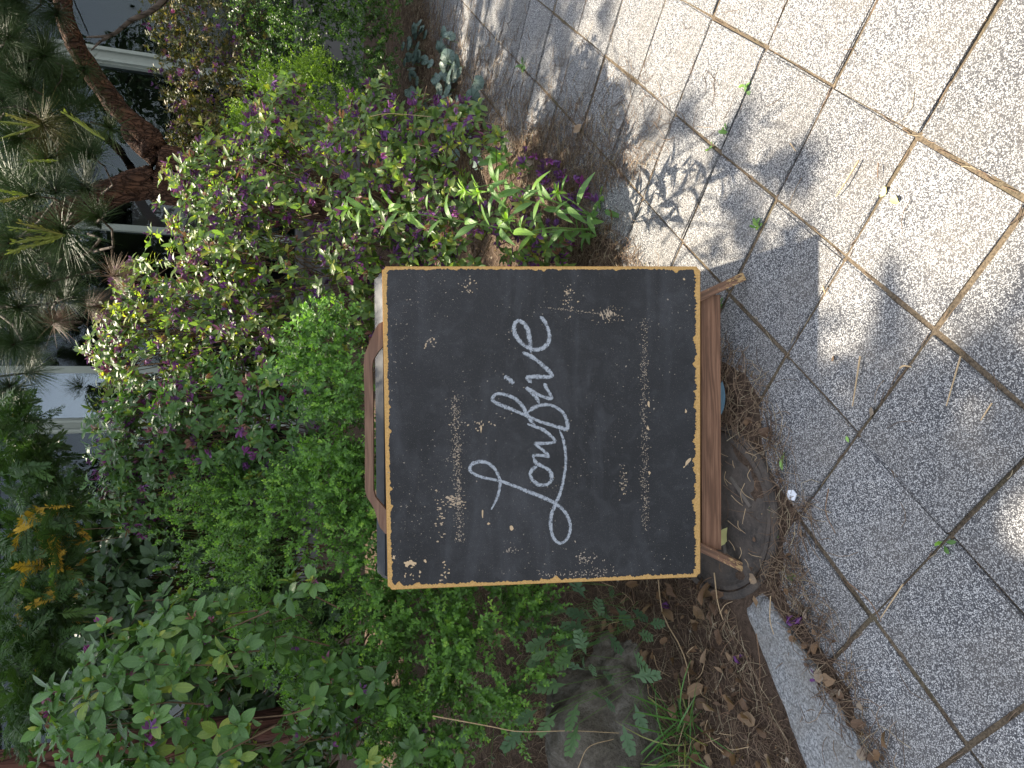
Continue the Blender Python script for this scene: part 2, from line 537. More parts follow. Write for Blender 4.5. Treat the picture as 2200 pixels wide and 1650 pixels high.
def build_plants():
    cell = 9.0
    W, H = int(2200 / cell) + 2, int(1650 / cell) + 2
    zb = np.full(W * H, 1e9)
    sx = np.array([(833, 1268), (820, 572), (1505, 572), (1505, 1240)], float)

    def in_sign(x, y):
        ins = np.ones(len(x), bool)
        for i in range(4):
            a, b = sx[i], sx[(i + 1) % 4]
            ins &= ((b[0] - a[0]) * (y - a[1]) - (b[1] - a[1]) * (x - a[0])) > 0
        return ins
    if not in_sign(np.array([1100.]), np.array([900.]))[0]: sx[:] = sx[::-1]
    for p in Plant.all:
        for k in p.kinds.values():
            k['M'], k['P'], k['t'] = np.concatenate(k['M']), np.concatenate(k['P']), np.concatenate(k['t'])
            mid = k['P'] + k['M'][:, :, 1] * 0.5
            x, y, D = project(mid)
            size = np.linalg.norm(k['M'][:, :, 1], axis=1)
            ok = (D > 0.1) & (x > 3) & (x < 2197) & (y > 3) & (y < 1647)
            ok &= ~(in_sign(x, y) & (D > 1.4))
            ci = np.where(ok, (x / cell).astype(int).clip(0, W - 1) + W * (y / cell).astype(int).clip(0, H - 1), 0)
            k['vis'] = (ok, ci, D, size / D)
            np.minimum.at(zb, ci[ok], D[ok])
    for p in Plant.all:
        for (part, rest), k in p.kinds.items():
            ok, ci, D, sz = k['vis']
            score = np.where(ok & (D < zb[ci] + 0.035), sz, np.where(ok, sz * 1e-3, -1))
            order = np.argsort(-score)
            n = min(k['cap'], int((score > 0).sum()))
            if len(score) <= k['cap']: n = len(score)
            sel, others = order[:n], order[n:]
            tp, N = k['tpls'], len(score)
            ti = np.arange(N) % len(tp)
            bins = 7
            cache = {}
            for i in sel:
                q = (ti[i], int(min(bins - 1, k['t'][i] * bins)))
                if q not in cache:
                    v, T, d = tp[q[0]]
                    ld = np.c_[np.full(len(v), (q[1] + 0.5) / bins), d[:, 0], d[:, 1], np.ones(len(v))]
                    cache[q] = np_mesh(part, v, T, k['mat'], ld)
                o = bpy.data.objects.new(part, cache[q])
                o.parent = p.root
                m4 = np.eye(4)
                m4[:3, :3] = k['M'][i]
                m4[:3, 3] = k['P'][i] - p.loc
                o.matrix_basis = Matrix(m4.tolist())
                C.objects.link(o)
            if len(others):
                Vs, Ts, Ds, base = [], [], [], 0
                for a in range(len(tp)):
                    ids = others[ti[others] == a]
                    if not len(ids): continue
                    v, T, d = tp[a]
                    Vs.append((np.einsum('nij,kj->nki', k['M'][ids], v) + k['P'][ids][:, None]).reshape(-1, 3))
                    Ts.append((T[None] + base + (np.arange(len(ids)) * len(v))[:, None, None]).reshape(-1, 3))
                    ld = np.ones((len(ids), len(v), 4))
                    ld[..., 0] = k['t'][ids][:, None]
                    ld[..., 1:3] = d[None]
                    Ds.append(ld.reshape(-1, 4))
                    base += len(ids) * len(v)
                from_np(rest, np.vstack(Vs), np.vstack(Ts), k['mat'], p.root, 'stuff', np.vstack(Ds))


def blob(x, y, Y, rx, rz, ry=None):
    """ellipsoid whose centre and apparent half sizes (pixels across, pixels high) were read off the photograph"""
    p = at(x, y, Y)
    k = float((p - EYEP) @ FW) / F_PX
    return (p, (rx * k, (ry or rx) * k, rz * k))


def rand_dirs(n, r=RNG):
    return nrm(r.randn(n, 3))


def shell(blobs, n, inner=0.25, up=0.25, seed=0, lump=0.14, pocket=9.0):
    """points and outward axes over a union of ellipsoids ((centre),(radii),weight)"""
    r = np.random.RandomState(seed)
    w = np.array([b[2] if len(b) > 2 else b[1][0] * b[1][2] for b in blobs], float)
    w /= w.sum()
    Ps, As = [], []
    for bi, b in enumerate(blobs):
        c, rad = np.array(b[0], float), np.array(b[1], float)
        k = int(n * w[bi])
        d = nrm(r.randn(k, 3))
        d[:, 2] = np.where(d[:, 2] < -0.35, -d[:, 2] * r.rand(k), d[:, 2])
        q = 1 - np.abs(r.randn(k)) * inner
        q *= 1 + lump * vnoise(d * 3.1 + bi * 5, 1.0, seed + bi)
        q = np.clip(q, 0.15, 1.3)
        P = c + d * rad * q[:, None]
        A = nrm(nrm(d / rad) * 0.75 + np.array([0, 0, up]) + 0.35 * r.randn(k, 3))
        keep = r.rand(k) < np.clip(1.0 + 2.2 * vnoise(P, pocket, seed + 50), 0.05, 1)
        for bj, b2 in enumerate(blobs):
            if bj != bi:
                keep &= np.linalg.norm((P - np.array(b2[0])) / np.array(b2[1]), axis=1) > 0.62
        Ps.append(P[keep]); As.append(A[keep])
    P, A = np.vstack(Ps), np.vstack(As)
    ok = (P[:, 2] > bed_height(P[:, 0], P[:, 1]) + 0.01) & ~near_sign(P)
    return P[ok], A[ok]


def perp(A, phi):
    ref = np.where(np.abs(A[:, 2:3]) > 0.95, np.array([1., 0, 0]), np.array([0, 0, 1.]))
    x = nrm(np.cross(A, ref))
    y = np.cross(A, x)
    return x * np.cos(phi)[:, None] + y * np.sin(phi)[:, None]


def rosettes(pl, P, A, tpls, mat, L, k=6, beta=(62, 14), tint=(0.55, 0.16), droop=0.15, seed=0, back=0.02, young=2, part='leaf', rest='foliage', cap=None):
    r = np.random.RandomState(seed)
    n = len(P)
    ph0 = r.rand(n) * 6.28
    tb = np.clip(tint[0] + tint[1] * r.randn(n), 0, 1)
    for j in range(k + young):
        yg = j >= k
        be = np.radians(beta[0] + beta[1] * r.randn(n)) if not yg else np.radians(20 + 12 * r.randn(n))
        d = A * np.cos(be)[:, None] + perp(A, ph0 + j * 2.4 + 0.25 * r.randn(n)) * np.sin(be)[:, None]
        d = nrm(d + np.array([0, 0, -droop]) * r.rand(n, 1))
        s = L * (0.72 + 0.5 * r.rand(n)) * (0.42 if yg else 1.0)
        M = frame(d, A + 0.15 * r.randn(n, 3)) * s[:, None, None]
        p = P - A * (back * r.rand(n) if not yg else 0 * ph0)[:, None]
        t = np.clip(tb + 0.1 * r.randn(n) + (0.35 if yg else 0), 0, 0.999)
        keep = (r.rand(n) < 0.93) & ~near_sign(p + M[:, :, 1])
        pl.add(part, rest, tpls, mat, M[keep], p[keep], t[keep], cap)


def twigs_to_base(pl, P, A, base, frac=0.35, rad=0.0016, mat=None, every=1, seed=0, spread=0.25):
    P, A = P[::every], A[::every]
    r = np.random.RandomState(seed)
    b = np.asarray(base, float) + np.c_[r.randn(len(P), 2) * spread, np.zeros(len(P))]
    q1 = P - A * 0.05
    end = P + (b - P) * frac
    q2 = (q1 + end) / 2 + 0.02 * r.randn(len(P), 3)
    paths = np.stack([P, q1, q2, end], 1)
    pl.stems(paths, np.array([0.6, 0.9, 1.2, 1.7]) * rad, mat or M_stem)


def sprigs(pl, P, A, tpls, mat, L=0.07, leafL=0.015, pairs=6, tint=(0.5, 0.2), seed=0, droop=0.03, stem=True, cap=None, open_=0.9):
    r = np.random.RandomState(seed)
    n = len(P)
    side = perp(A, r.rand(n) * 6.28)
    bend = (r.randn(n, 1) * 0.25) * side
    tb = np.clip(tint[0] + tint[1] * r.randn(n), 0, 0.95)
    ls = L * (0.6 + 0.7 * r.rand(n))
    base = P - A * (ls * 0.55)[:, None]
    pos = lambda s: base + A * (s * ls)[:, None] + bend * (s * s * ls)[:, None] - np.array([0, 0, droop]) * s * s
    for i in range(pairs):
        s = (i + 0.6) / pairs
        p = pos(s)
        ax = nrm(pos(s + 0.05) - p)
        q = perp(ax, np.zeros(n)) if False else nrm(side - ax * np.sum(side * ax, 1, keepdims=True))
        if i % 2: q = nrm(0.5 * q + np.cross(ax, q) * 0.85)
        for sg in (-1, 1):
            d = nrm(ax * (0.55 + 0.5 * s) + q * sg * open_ + 0.15 * r.randn(n, 3))
            sz = leafL * (0.75 + 0.4 * r.rand(n)) * (1.05 - 0.45 * max(0, s - 0.55) / 0.45)
            M = frame(d, ax * 0.8 + np.array([0, -0.25, 0.5]) + 0.25 * r.randn(n, 3)) * sz[:, None, None]
            t = np.clip(tb - 0.12 + 0.32 * s * s + 0.06 * r.randn(n), 0, 0.999)
            keep = (r.rand(n) < 0.95) & ~near_sign(p)
            pl.add('leaf', 'foliage', tpls, mat, M[keep], p[keep], t[keep], cap)
    if stem:
        paths = np.stack([pos(-0.5), pos(0.1), pos(0.55), pos(1.0)], 1)
        pl.stems(paths, np.array([1.1, 0.9, 0.7, 0.4]) * 0.0008, M_stem_g)


def blossoms(pl, P, A, size=0.03, frac=0.3, tint=(0.35, 0.2), seed=0, hang=0.5, cap=300):
    r = np.random.RandomState(seed)
    pick = r.rand(len(P)) < frac
    P, A = P[pick], A[pick]
    for j in range(2):
        n = len(P)
        d = nrm(A * 0.5 + r.randn(n, 3) * 0.7 - np.array([0, 0, hang]))
        M = frame(d, rand_dirs(n, r)) * (size * (0.6 + 0.6 * r.rand(n)))[:, None, None]
        p = P + 0.012 * r.randn(n, 3)
        keep = (r.rand(n) < (1 if j == 0 else 0.55)) & ~near_sign(p)
        t = np.where(r.rand(n) < 0.16, 0.86 + 0.13 * r.rand(n), np.clip(tint[0] + tint[1] * r.randn(n), 0, 0.999))
        pl.add('flower', 'blossom', TPL['flower'], M_flower, M[keep], p[keep], t[keep], cap)


# ------------------------------------------------------------------ ground
EDGE = np.array([(-1.9, -0.2), (-0.87, 1.17), (-0.65, 1.33), (-0.52, 1.42), (-0.39, 1.43), (-0.33, 1.41), (-0.29, 1.455), (-0.12, 1.53), (-0.02, 1.57),
                 (0.06, 1.64), (0.15, 1.85), (0.43, 2.18), (0.72, 2.58), (1.25, 3.4), (2.12, 4.6), (2.8, 5.05), (4.6, 6.6), (7, 8.6)])


def edge_dist(x, y):
    """signed distance to the border of the planting bed, positive inside"""
    x, y = np.asarray(x, float), np.asarray(y, float)
    best = np.full(x.shape, 1e9)
    sign = np.ones(x.shape)
    for (ax, ay), (bx, by) in zip(EDGE[:-1], EDGE[1:]):
        dx, dy = bx - ax, by - ay
        t = np.clip(((x - ax) * dx + (y - ay) * dy) / (dx * dx + dy * dy), 0, 1)
        ex, ey = x - ax - t * dx, y - ay - t * dy
        d = np.hypot(ex, ey)
        s = np.where(dx * (y - ay) - dy * (x - ax) > 0, 1.0, -1.0)
        up = d < best
        best, sign = np.where(up, d, best), np.where(up, s, sign)
    return best * sign


def bed_height(x, y):
    sd = edge_dist(x, y)
    p = np.stack([np.asarray(x, float), np.asarray(y, float)], -1)
    n1 = vnoise(p, 9.0, 3) * 0.035 + vnoise(p, 31.0, 5) * 0.018
    s = sd + n1
    h = np.where(s < 0, -0.03, -0.03 + 0.036 * np.clip((s + 0.0) / 0.05, 0, 1))
    k = np.clip((sd - 0.6) / 1.6, 0, 1)
    h = h + (0.5 - 0.42 * np.clip((np.asarray(x, float) - 0.6) / 1.2, 0, 1)) * k * k * (3 - 2 * k)
    h = h + np.where(s > 0.05, 0.008 * vnoise(p, 14.0, 8) + 0.005 * vnoise(p, 45.0, 9), 0)
    return h


def make_ground():
    m = MT('asphalt_ground')
    nz = m.noise(m.coord(), 3, 6)
    g = bmesh.new()
    bmesh.ops.create_grid(g, x_segments=1, y_segments=1, size=150)
    bmesh.ops.translate(g, vec=(0, 0, -0.06), verts=g.verts)
    o = from_bm('ground', g, m.done(m.pbr(m.mix(nz, (0.05, 0.05, 0.05), (0.09, 0.085, 0.08)), 0.9)))
    tag(o, kind='structure')

    # soil of the bed
    m = MT('bed_soil')
    co = m.coord()
    a, b, c = m.noise(co, 9, 6, 0.65), m.noise(co, 70, 5, 0.7), m.noise(m.map(co, (1, 1, 1)), 260, 3)
    col = m.mix(m.ramp(b, [(0.35, 0.0), (0.65, 1.0)]), (0.06, 0.042, 0.03), (0.16, 0.11, 0.078))
    col = m.mix(m.ramp(c, [(0.6, 0.0), (0.7, 0.7)]), col, (0.2, 0.15, 0.11))
    col = m.mix(m.ramp(a, [(0.4, 0.0), (0.65, 0.5)]), col, (0.075, 0.05, 0.035))
    soil = m.done(m.pbr(col, 0.95, m.bump(m.math('ADD', b, c), 0.9, 0.012), 0.15))
    xs, ys = np.arange(-3.4, 5.6, 0.03), np.arange(0.2, 8.2, 0.03)
    X, Y = np.meshgrid(xs, ys, indexing='ij')
    V = np.stack([X, Y, bed_height(X, Y)], -1).reshape(-1, 3)
    nx, ny = len(xs), len(ys)
    i, j = np.meshgrid(np.arange(nx - 1), np.arange(ny - 1), indexing='ij')
    a0 = (i * ny + j).ravel()
    Q = np.stack([a0, a0 + ny, a0 + ny + 1, a0 + 1], -1)
    keep = edge_dist(V[:, 0], V[:, 1])[Q].max(1) > -0.2
    Q = Q[keep]
    used = np.unique(Q)
    rm = np.full(len(V), -1); rm[used] = np.arange(len(used))
    o = from_np('soil_bed', V[used], rm[Q], soil)
    tag(o, kind='structure')

    # pavement: exposed aggregate slabs
    m = MT('washed_aggregate')
    co = m.coord()
    vo = m.vor(co, 330)
    rnd = m.n('SeparateColor', {0: vo.outputs['Color']}).outputs[0]
    vo2 = m.vor(co, 520)
    rnd2 = m.n('SeparateColor', {0: vo2.outputs['Color']}).outputs[0]
    stone = m.ramp(rnd, [(0.0, (0.1, 0.1, 0.103)), (0.22, (0.14, 0.14, 0.142)), (0.26, (0.34, 0.34, 0.335)), (0.62, (0.49, 0.48, 0.465)), (0.85, (0.62, 0.605, 0.58)), (1, (0.72, 0.71, 0.68))])
    body = m.ramp(vo.outputs['Distance'], [(0.36, 1.0), (0.55, 0.0)])
    small = m.ramp(rnd2, [(0.55, (0.055, 0.055, 0.06)), (0.8, (0.13, 0.13, 0.135)), (1.0, (0.42, 0.42, 0.42))])
    col = m.mix(body, small, stone)
    oi = m.n('ObjectInfo').outputs['Random']
    col = m.mix(1.0, col, m.ramp(oi, [(0, 0.78), (1, 1.02)]), 'MULTIPLY')
    dirt = m.noise(m.coord(), 5, 5, 0.6)
    col = m.mix(m.ramp(dirt, [(0.42, 0.0), (0.75, 0.42)]), col, (0.17, 0.15, 0.125))
    spot = m.noise(m.coord(), 16, 4, 0.7, 0.5)
    col = m.mix(m.ramp(spot, [(0.6, 0.0), (0.78, 0.5)]), col, (0.1, 0.09, 0.08))
    slab_m = m.done(m.pbr(col, 0.75, m.bump(body, 0.5, 0.0015), 0.3))
    pv = bpy.data.objects.new('pavement', None)
    C.objects.link(pv)
    tag(pv, kind='structure')
    T_, al, ox, oy = 0.3, math.radians(-40.314), -0.31612, 1.01619
    di = np.array([math.cos(al), math.sin(al)]) * T_
    dj = np.array([math.sin(al), -math.cos(al)]) * T_
    r = np.random.RandomState(5)
    gap = 0.0042
    for ii in range(-4, 7):
        for jj in range(-17, 6):
            c = np.array([ox, oy]) + di * (ii + 0.5) + dj * (jj + 0.5)
            sd = float(edge_dist(c[0], c[1]))
            if sd > 0.3 or c[1] < -0.6 or c[1] > 6.2 or abs(c[0]) > 4.2: continue
            hx = T_ / 2 - gap
            b = bmesh.new()
            bmesh.ops.create_cube(b, size=1)
            bmesh.ops.scale(b, vec=(hx * 2, hx * 2, 0.05), verts=b.verts)
            bmesh.ops.translate(b, vec=(0, 0, -0.025), verts=b.verts)
            ed = [e for e in b.edges if (e.verts[0].co.z > -0.01 and e.verts[1].co.z > -0.01)] + [e for e in b.edges if abs(e.verts[0].co.z - e.verts[1].co.z) > 0.01]
            bmesh.ops.bevel(b, geom=ed, offset=0.003, segments=2, affect='EDGES')
            for v in b.verts:
                v.co.x += 0.0022 * r.randn(); v.co.y += 0.0022 * r.randn()
            me = bpy.data.meshes.new('slab')
            bmesh.ops.recalc_face_normals(b, faces=b.faces)
            b.to_mesh(me); b.free()
            o = link('slab', me, slab_m, pv)
            o.location = (c[0] + 0.0015 * r.randn(), c[1] + 0.0015 * r.randn(), 0.0015 * r.randn())
            o.rotation_euler = (0.004 * r.randn(), 0.004 * r.randn(), al + 0.006 * r.randn())
    # earth in the joints
    m = MT('joint_earth')
    co = m.coord()
    b = m.noise(co, 160, 5, 0.7)
    k = m.noise(co, 6, 3)
    col = m.mix(m.ramp(b, [(0.35, 0.0), (0.65, 1.0)]), (0.07, 0.055, 0.04), (0.2, 0.155, 0.105))
    col = m.mix(m.ramp(k, [(0.5, 0.0), (0.7, 0.4)]), col, (0.075, 0.08, 0.04))
    g = bmesh.new()
    bmesh.ops.create_grid(g, x_segments=60, y_segments=60, size=5)
    for v in g.verts:
        v.co.y += 2.5
        v.co.z = -0.0055 + 0.0025 * math.sin(v.co.x * 17 + v.co.y * 5) * math.sin(v.co.y * 13)
    o = from_bm('joint_soil', g, m.done(m.pbr(col, 0.95, m.bump(b, 0.8, 0.006), 0.1)), pv)
    o['kind'] = 'stuff'
    return soil


SOIL = make_ground()


# ------------------------------------------------------------------ kerb, cover, rock
def make_kerb():
    m = MT('kerb_granite')
    co = m.coord()
    n1 = m.noise(co, 180, 4, 0.7)
    n2 = m.noise(co, 420, 2)
    vo = m.n('SeparateColor', {0: m.vor(co, 240).outputs['Color']}).outputs[0]
    col = m.ramp(m.math('ADD', m.math('MULTIPLY', n1, 0.6), m.math('MULTIPLY', vo, 0.4)), [(0.3, (0.1, 0.1, 0.1)), (0.5, (0.21, 0.215, 0.215)), (0.68, (0.34, 0.34, 0.335))])
    dirt = m.noise(co, 9, 5, 0.65)
    col = m.mix(m.ramp(dirt, [(0.42, 0.0), (0.7, 0.65)]), col, (0.17, 0.15, 0.12))
    mat = m.done(m.pbr(col, 0.7, m.bump(n1, 0.3, 0.003), 0.3))
    outer = [ground(*q, 0.02) for q in ((1633, 1272), (1676, 1330), (1764, 1461), (1869, 1646), (2010, 1880))]
    inner = [ground(*q, 0.02) for q in ((1593, 1305), (1618, 1366), (1669, 1497), (1724, 1646), (1800, 1850))]
    outer, inner = spline(outer, 25), spline(inner, 25)
    b = bmesh.new()
    r = np.random.RandomState(2)
    rows = []
    for k, (p, q) in enumerate(zip(outer, inner)):
        row = []
        for t, z in ((0, -0.1), (0.0, 0.012), (0.07, 0.02), (0.3, 0.021), (0.6, 0.021), (0.92, 0.019), (1.0, 0.01), (1.0, -0.1)):
            s = p + (q - p) * t + r.randn(3) * np.array([0.0015, 0.0015, 0.0008])
            zz = z - (0.012 * max(0, 1 - k / 2) if z > 0 else 0)
            row.append(b.verts.new((s[0], s[1], zz)))
        rows.append(row)
    for a, c in zip(rows[:-1], rows[1:]):
        for i in range(7): b.faces.new((a[i], a[i + 1], c[i + 1], c[i]))
    b.faces.new(rows[0]); b.faces.new(rows[-1][::-1])
    o = from_bm('kerb_stone', b, mat, smooth=False)
    tag(o, 'long pale grey granite kerb stone half sunk in litter at the edge of the bed', 'kerb stone')


def lathe(prof, n=64):
    b = bmesh.new()
    rows = []
    for rad, z in prof:
        rows.append([b.verts.new((rad * math.cos(2 * math.pi * i / n), rad * math.sin(2 * math.pi * i / n), z)) for i in range(n)] if rad > 0 else [b.verts.new((0, 0, z))])
    for a, c in zip(rows[:-1], rows[1:]):
        for i in range(n):
            j = (i + 1) % n
            if len(c) == 1: b.faces.new((a[i], a[j], c[0]))
            elif len(a) == 1: b.faces.new((a[0], c[j], c[i]))
            else: b.faces.new((a[i], a[j], c[j], c[i]))
    return b


def make_cover():
    m = MT('dirty_cover')
    co = m.coord()
    n1, n2 = m.noise(co, 14, 6, 0.7), m.noise(co, 150, 4, 0.7)
    col = m.mix(m.ramp(n1, [(0.35, 0.0), (0.7, 1.0)]), (0.045, 0.04, 0.036), (0.13, 0.105, 0.085))
    col = m.mix(m.ramp(n2, [(0.55, 0.0), (0.75, 0.5)]), col, (0.19, 0.16, 0.13))
    mat = m.done(m.pbr(col, 0.8, m.bump(m.math('ADD', n1, n2), 0.6, 0.006), 0.25))
    t = thing('drain_cover', (-0.38, 1.757, 0), 'round dark grimy drain cover half hidden under the chalkboard stand', 'drain cover')
    b = lathe([(0.265, -0.05), (0.265, 0.012), (0.262, 0.017), (0.25, 0.019), (0.243, 0.017), (0.24, 0.008)])
    bmesh.ops.translate(b, vec=(-0.38, 1.757, 0), verts=b.verts)
    from_bm('rim', b, mat, t, smooth=False)
    b = lathe([(0.239, 0.002), (0.237, 0.013), (0.225, 0.015), (0.216, 0.011), (0.205, 0.011), (0.19, 0.014), (0.1, 0.016), (0, 0.016)])
    for v in b.verts:
        v.co.z += 0.0025 * math.sin(v.co.x * 21) * math.cos(v.co.y * 17)
    bmesh.ops.translate(b, vec=(-0.38, 1.757, 0), verts=b.verts)
    from_bm('lid', b, mat, t, smooth=False)
    # two raised lifting ribs on the lid
    for a, c in (((1570, 1025), (1612, 1088)), ((1545, 1120), (1560, 1190))):
        p, q = ground(*a, 0.016), ground(*c, 0.016)
        beam('rib', p, q, (0, 0, 1), 0.007, 0.011, M_coverrib, t, 0.002)


M_coverrib = flat_mat('cover_rib', (0.14, 0.12, 0.1), 0.8)


def make_rocks():
    m = MT('field_stone')
    co = m.coord()
    n1, n2 = m.noise(co, 11, 8, 0.7, 0.6), m.noise(co, 90, 4, 0.7)
    col = m.ramp(n1, [(0.3, (0.06, 0.05, 0.04)), (0.5, (0.17, 0.15, 0.12)), (0.7, (0.31, 0.285, 0.245))])
    col = m.mix(m.ramp(n2, [(0.5, 0.0), (0.7, 0.5)]), col, (0.07, 0.06, 0.05))
    mat = m.done(m.pbr(col, 0.9, m.bump(m.math('ADD', m.math('MULTIPLY', n1, 2.0), n2), 0.9, 0.02), 0.2))
    for loc, rad, rz, sd, lab in (((-1.26, 2.16, 0.09), (0.36, 0.2, 0.27), 0.4, 1, 'large rough grey brown boulder below the broad leaved azalea'),
                                  ((-1.02, 2.22, 0.02), (0.13, 0.12, 0.15), 1.2, 4, 'smaller mossy boulder beside the large boulder, behind the mugwort')):
        b = bmesh.new()
        bmesh.ops.create_icosphere(b, subdivisions=5, radius=1)
        P = np.array([v.co for v in b.verts])
        k = 1 + 0.24 * vnoise(P, 1.6, sd) - 0.12 * (1 - np.abs(vnoise(P, 2.6, sd + 7))) ** 4 + 0.08 * vnoise(P, 4.5, sd + 1) + 0.02 * vnoise(P, 13, sd + 2) + 0.01 * vnoise(P, 30, sd + 3)
        P = P * k[:, None]
        P = P * np.array(rad)
        cz, sz = math.cos(rz), math.sin(rz)
        for v, p in zip(b.verts, P): v.co = (p[0] * cz - p[1] * sz + loc[0], p[0] * sz + p[1] * cz + loc[1], p[2] + loc[2])
        o = from_bm('boulder', b, mat, smooth=True)
        tag(o, lab, 'rock', 'boulders holding the bed')


make_kerb()
make_cover()
make_rocks()


# ------------------------------------------------------------------ building behind the garden
def make_building():
    FY = 7.2
    white = flat_mat('window_frame_paint', (0.3, 0.33, 0.29), 0.45, 0.35, 0.15, 8)
    wallm = flat_mat('facade_render', (0.13, 0.125, 0.12), 0.85, 0.2, 0.15, 12)
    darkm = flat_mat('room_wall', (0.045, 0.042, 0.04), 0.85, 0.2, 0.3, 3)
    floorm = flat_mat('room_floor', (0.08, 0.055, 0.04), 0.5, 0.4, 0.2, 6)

    def glass(name, refl):
        m = MT(name)
        nz = m.noise(m.coord(), 1.3, 3)
        gl = m.n('BsdfGlossy', {'Color': (0.82, 0.9, 1.0), 'Roughness': 0.012, 'Normal': m.bump(nz, 0.035, 0.12)})
        tr = m.n('BsdfTransparent', {0: (0.62, 0.66, 0.66)})
        fr = m.n('Fresnel', {0: 1.38})
        f = m.math('MINIMUM', m.math('ADD', fr, refl), 1.0)
        return m.done(m.n('MixShader', {0: f, 1: tr, 2: gl}).outputs[0])
    g1, g2 = glass('coated_glass', 0.0), glass('mirror_glass', 0.08)
    t = thing('shop_building', (0, FY, 0), 'pale framed glass front of a building seen dimly behind the garden', 'building')

    def box(name, x0, x1, y0, y1, z0, z1, m, bev=0.004):
        return beam(name, ((x0 + x1) / 2, (y0 + y1) / 2, z0), ((x0 + x1) / 2, (y0 + y1) / 2, z1), (1, 0, 0), x1 - x0, y1 - y0, m, t, bev)
    box('plinth', -7, 7.5, FY - 0.1, FY + 0.12, -0.1, 0.62, wallm)
    box('fascia', -7, 7.5, FY - 0.08, FY + 0.12, 3.1, 4.1, wallm)
    box('roof', -7.1, 7.6, FY - 0.2, FY + 4.4, 4.1, 4.25, wallm)
    box('wall', -7, -6.7, FY + 0.13, FY + 4.2, 0.0, 4.09, wallm)
    box('wall', 7.2, 7.5, FY + 0.13, FY + 4.2, 0.0, 4.09, wallm)
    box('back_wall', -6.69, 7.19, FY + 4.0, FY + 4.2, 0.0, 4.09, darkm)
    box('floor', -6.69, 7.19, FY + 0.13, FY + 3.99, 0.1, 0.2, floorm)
    box('sill', -6.7, 7.2, FY - 0.16, FY + 0.08, 0.625, 0.69, wallm)
    xs = [(-6.7, .12), (-4.3, .08), (-2.35, .1), (-0.34, .13), (0.145, .06), (1.4, .055), (2.9, .15), (4.4, .08), (5.8, .08), (7.1, .12)]
    for x, w in xs:
        f = box('window_frame', x - w / 2, x + w / 2, FY - 0.07, FY + 0.06, 0.695, 3.095, white)
        if w > 0.1:
            for e in (-0.3, 0.3):
                b = beam_bm((x + e * w, FY - 0.085, 0.7), (x + e * w, FY - 0.085, 3.09), (1, 0, 0), w * 0.16, 0.028, 0.003)
                from_bm('moulding', b, white, f)
    for k, ((x0, w0), (x1, w1)) in enumerate(zip(xs[:-1], xs[1:])):
        m = g2 if k == 3 else g1
        p = box('pane', x0 + w0 / 2 + 0.001, x1 - w1 / 2 - 0.001, FY - 0.008, FY + 0.004, 0.697, 3.093, m, 0)
    # blind, and light joinery in the room
    m = MT('blind_cloth')
    xx = m.n('SeparateXYZ', {0: m.coord()}).outputs[0]
    st = m.ramp(m.math('FRACT', m.math('MULTIPLY', xx, 22.0)), [(0.0, 0.75), (0.1, 1.0), (0.9, 1.0)])
    bl = m.done(m.pbr(m.mix(1.0, (0.42, 0.31, 0.31), st, 'MULTIPLY'), 0.8))
    for x0, x1, z0, z1 in ((1.45, 1.86, 1.0, 2.1), (-2.3, -1.62, 1.1, 1.75), (-4.2, -2.45, 0.9, 2.6)):
        box('blind', x0, x1, FY + 0.12, FY + 0.14, z0, z1, bl, 0)
    box('pillar', 0.9, 1.1, FY + 1.9, FY + 2.1, 0.2, 4.08, white)
    # a rounded white arch beside the right-hand window
    for k, rad in enumerate((0.5, 0.56, 0.62)):
        ang = np.linspace(0.1, 1.9, 20)
        pth = np.stack([3.55 + np.cos(ang) * rad * 0.9, np.full(20, FY - 0.14 - 0.01 * k), 2.2 + np.sin(ang) * rad], 1)
        V, T, D = tubes(pth[None], 0.022, 8)
        from_np('arch_moulding', V, T, white, t)
    # things in the room
    fr = thing('framed_picture', (2.3, FY + 3.95, 1.3), 'small brown framed picture on the dark wall inside the building', 'picture')
    beam('picture_frame', (2.3, FY + 3.95, 1.0), (2.3, FY + 3.95, 1.62), (1, 0, 0), 0.5, 0.04, flat_mat('picture_wood', (0.16, 0.09, 0.05), 0.5), fr, 0.006)
    beam('print', (2.3, FY + 3.926, 1.05), (2.3, FY + 3.926, 1.57), (1, 0, 0), 0.4, 0.008, flat_mat('picture_print', (0.2, 0.15, 0.12), 0.6, 0.3, 0.7, 7), fr, 0)
    lm = thing('lamp', (2.25, FY + 0.5, 2.0), 'pale yellow lamp shade behind the window beside the pine trunk', 'lamp')
    b = lathe([(0.0, 2.06), (0.05, 2.06), (0.1, 1.99), (0.12, 1.9), (0.118, 1.9), (0.0, 1.93)], 28)
    bmesh.ops.translate(b, vec=(2.25, FY + 0.5, 0), verts=b.verts)
    from_bm('lamp_shade', b, flat_mat('shade_paper', (0.75, 0.58, 0.3), 0.7), lm, smooth=True)
    b = lathe([(0.006, 2.06), (0.006, 4.08)], 8)
    bmesh.ops.translate(b, vec=(2.25, FY + 0.5, 0), verts=b.verts)
    from_bm('cord', b, darkm, lm)
    for k, x in enumerate((2.15, 1.75)):
        ch = thing('chair', (x, FY + 0.9 + 0.5 * k, 0.2), ('white chair inside the building, nearer the window' if k == 0 else 'white chair inside the building, farther from the window'), 'chair', 'chairs in the room')
        Y = FY + 0.9 + 0.5 * k
        beam('seat', (x, Y - 0.2, 0.66), (x, Y + 0.2, 0.66), (1, 0, 0), 0.42, 0.04, white, ch, 0.01)
        beam('backrest', (x, Y + 0.2, 0.72), (x, Y + 0.26, 1.14), (1, 0, 0), 0.4, 0.03, white, ch, 0.01)
        for a in (-0.17, 0.17):
            for c in (-0.17, 0.17): beam('leg', (x + a, Y + c, 0.2), (x + a, Y + c, 0.64), (1, 0, 0), 0.03, 0.03, white, ch, 0.004)


make_building()


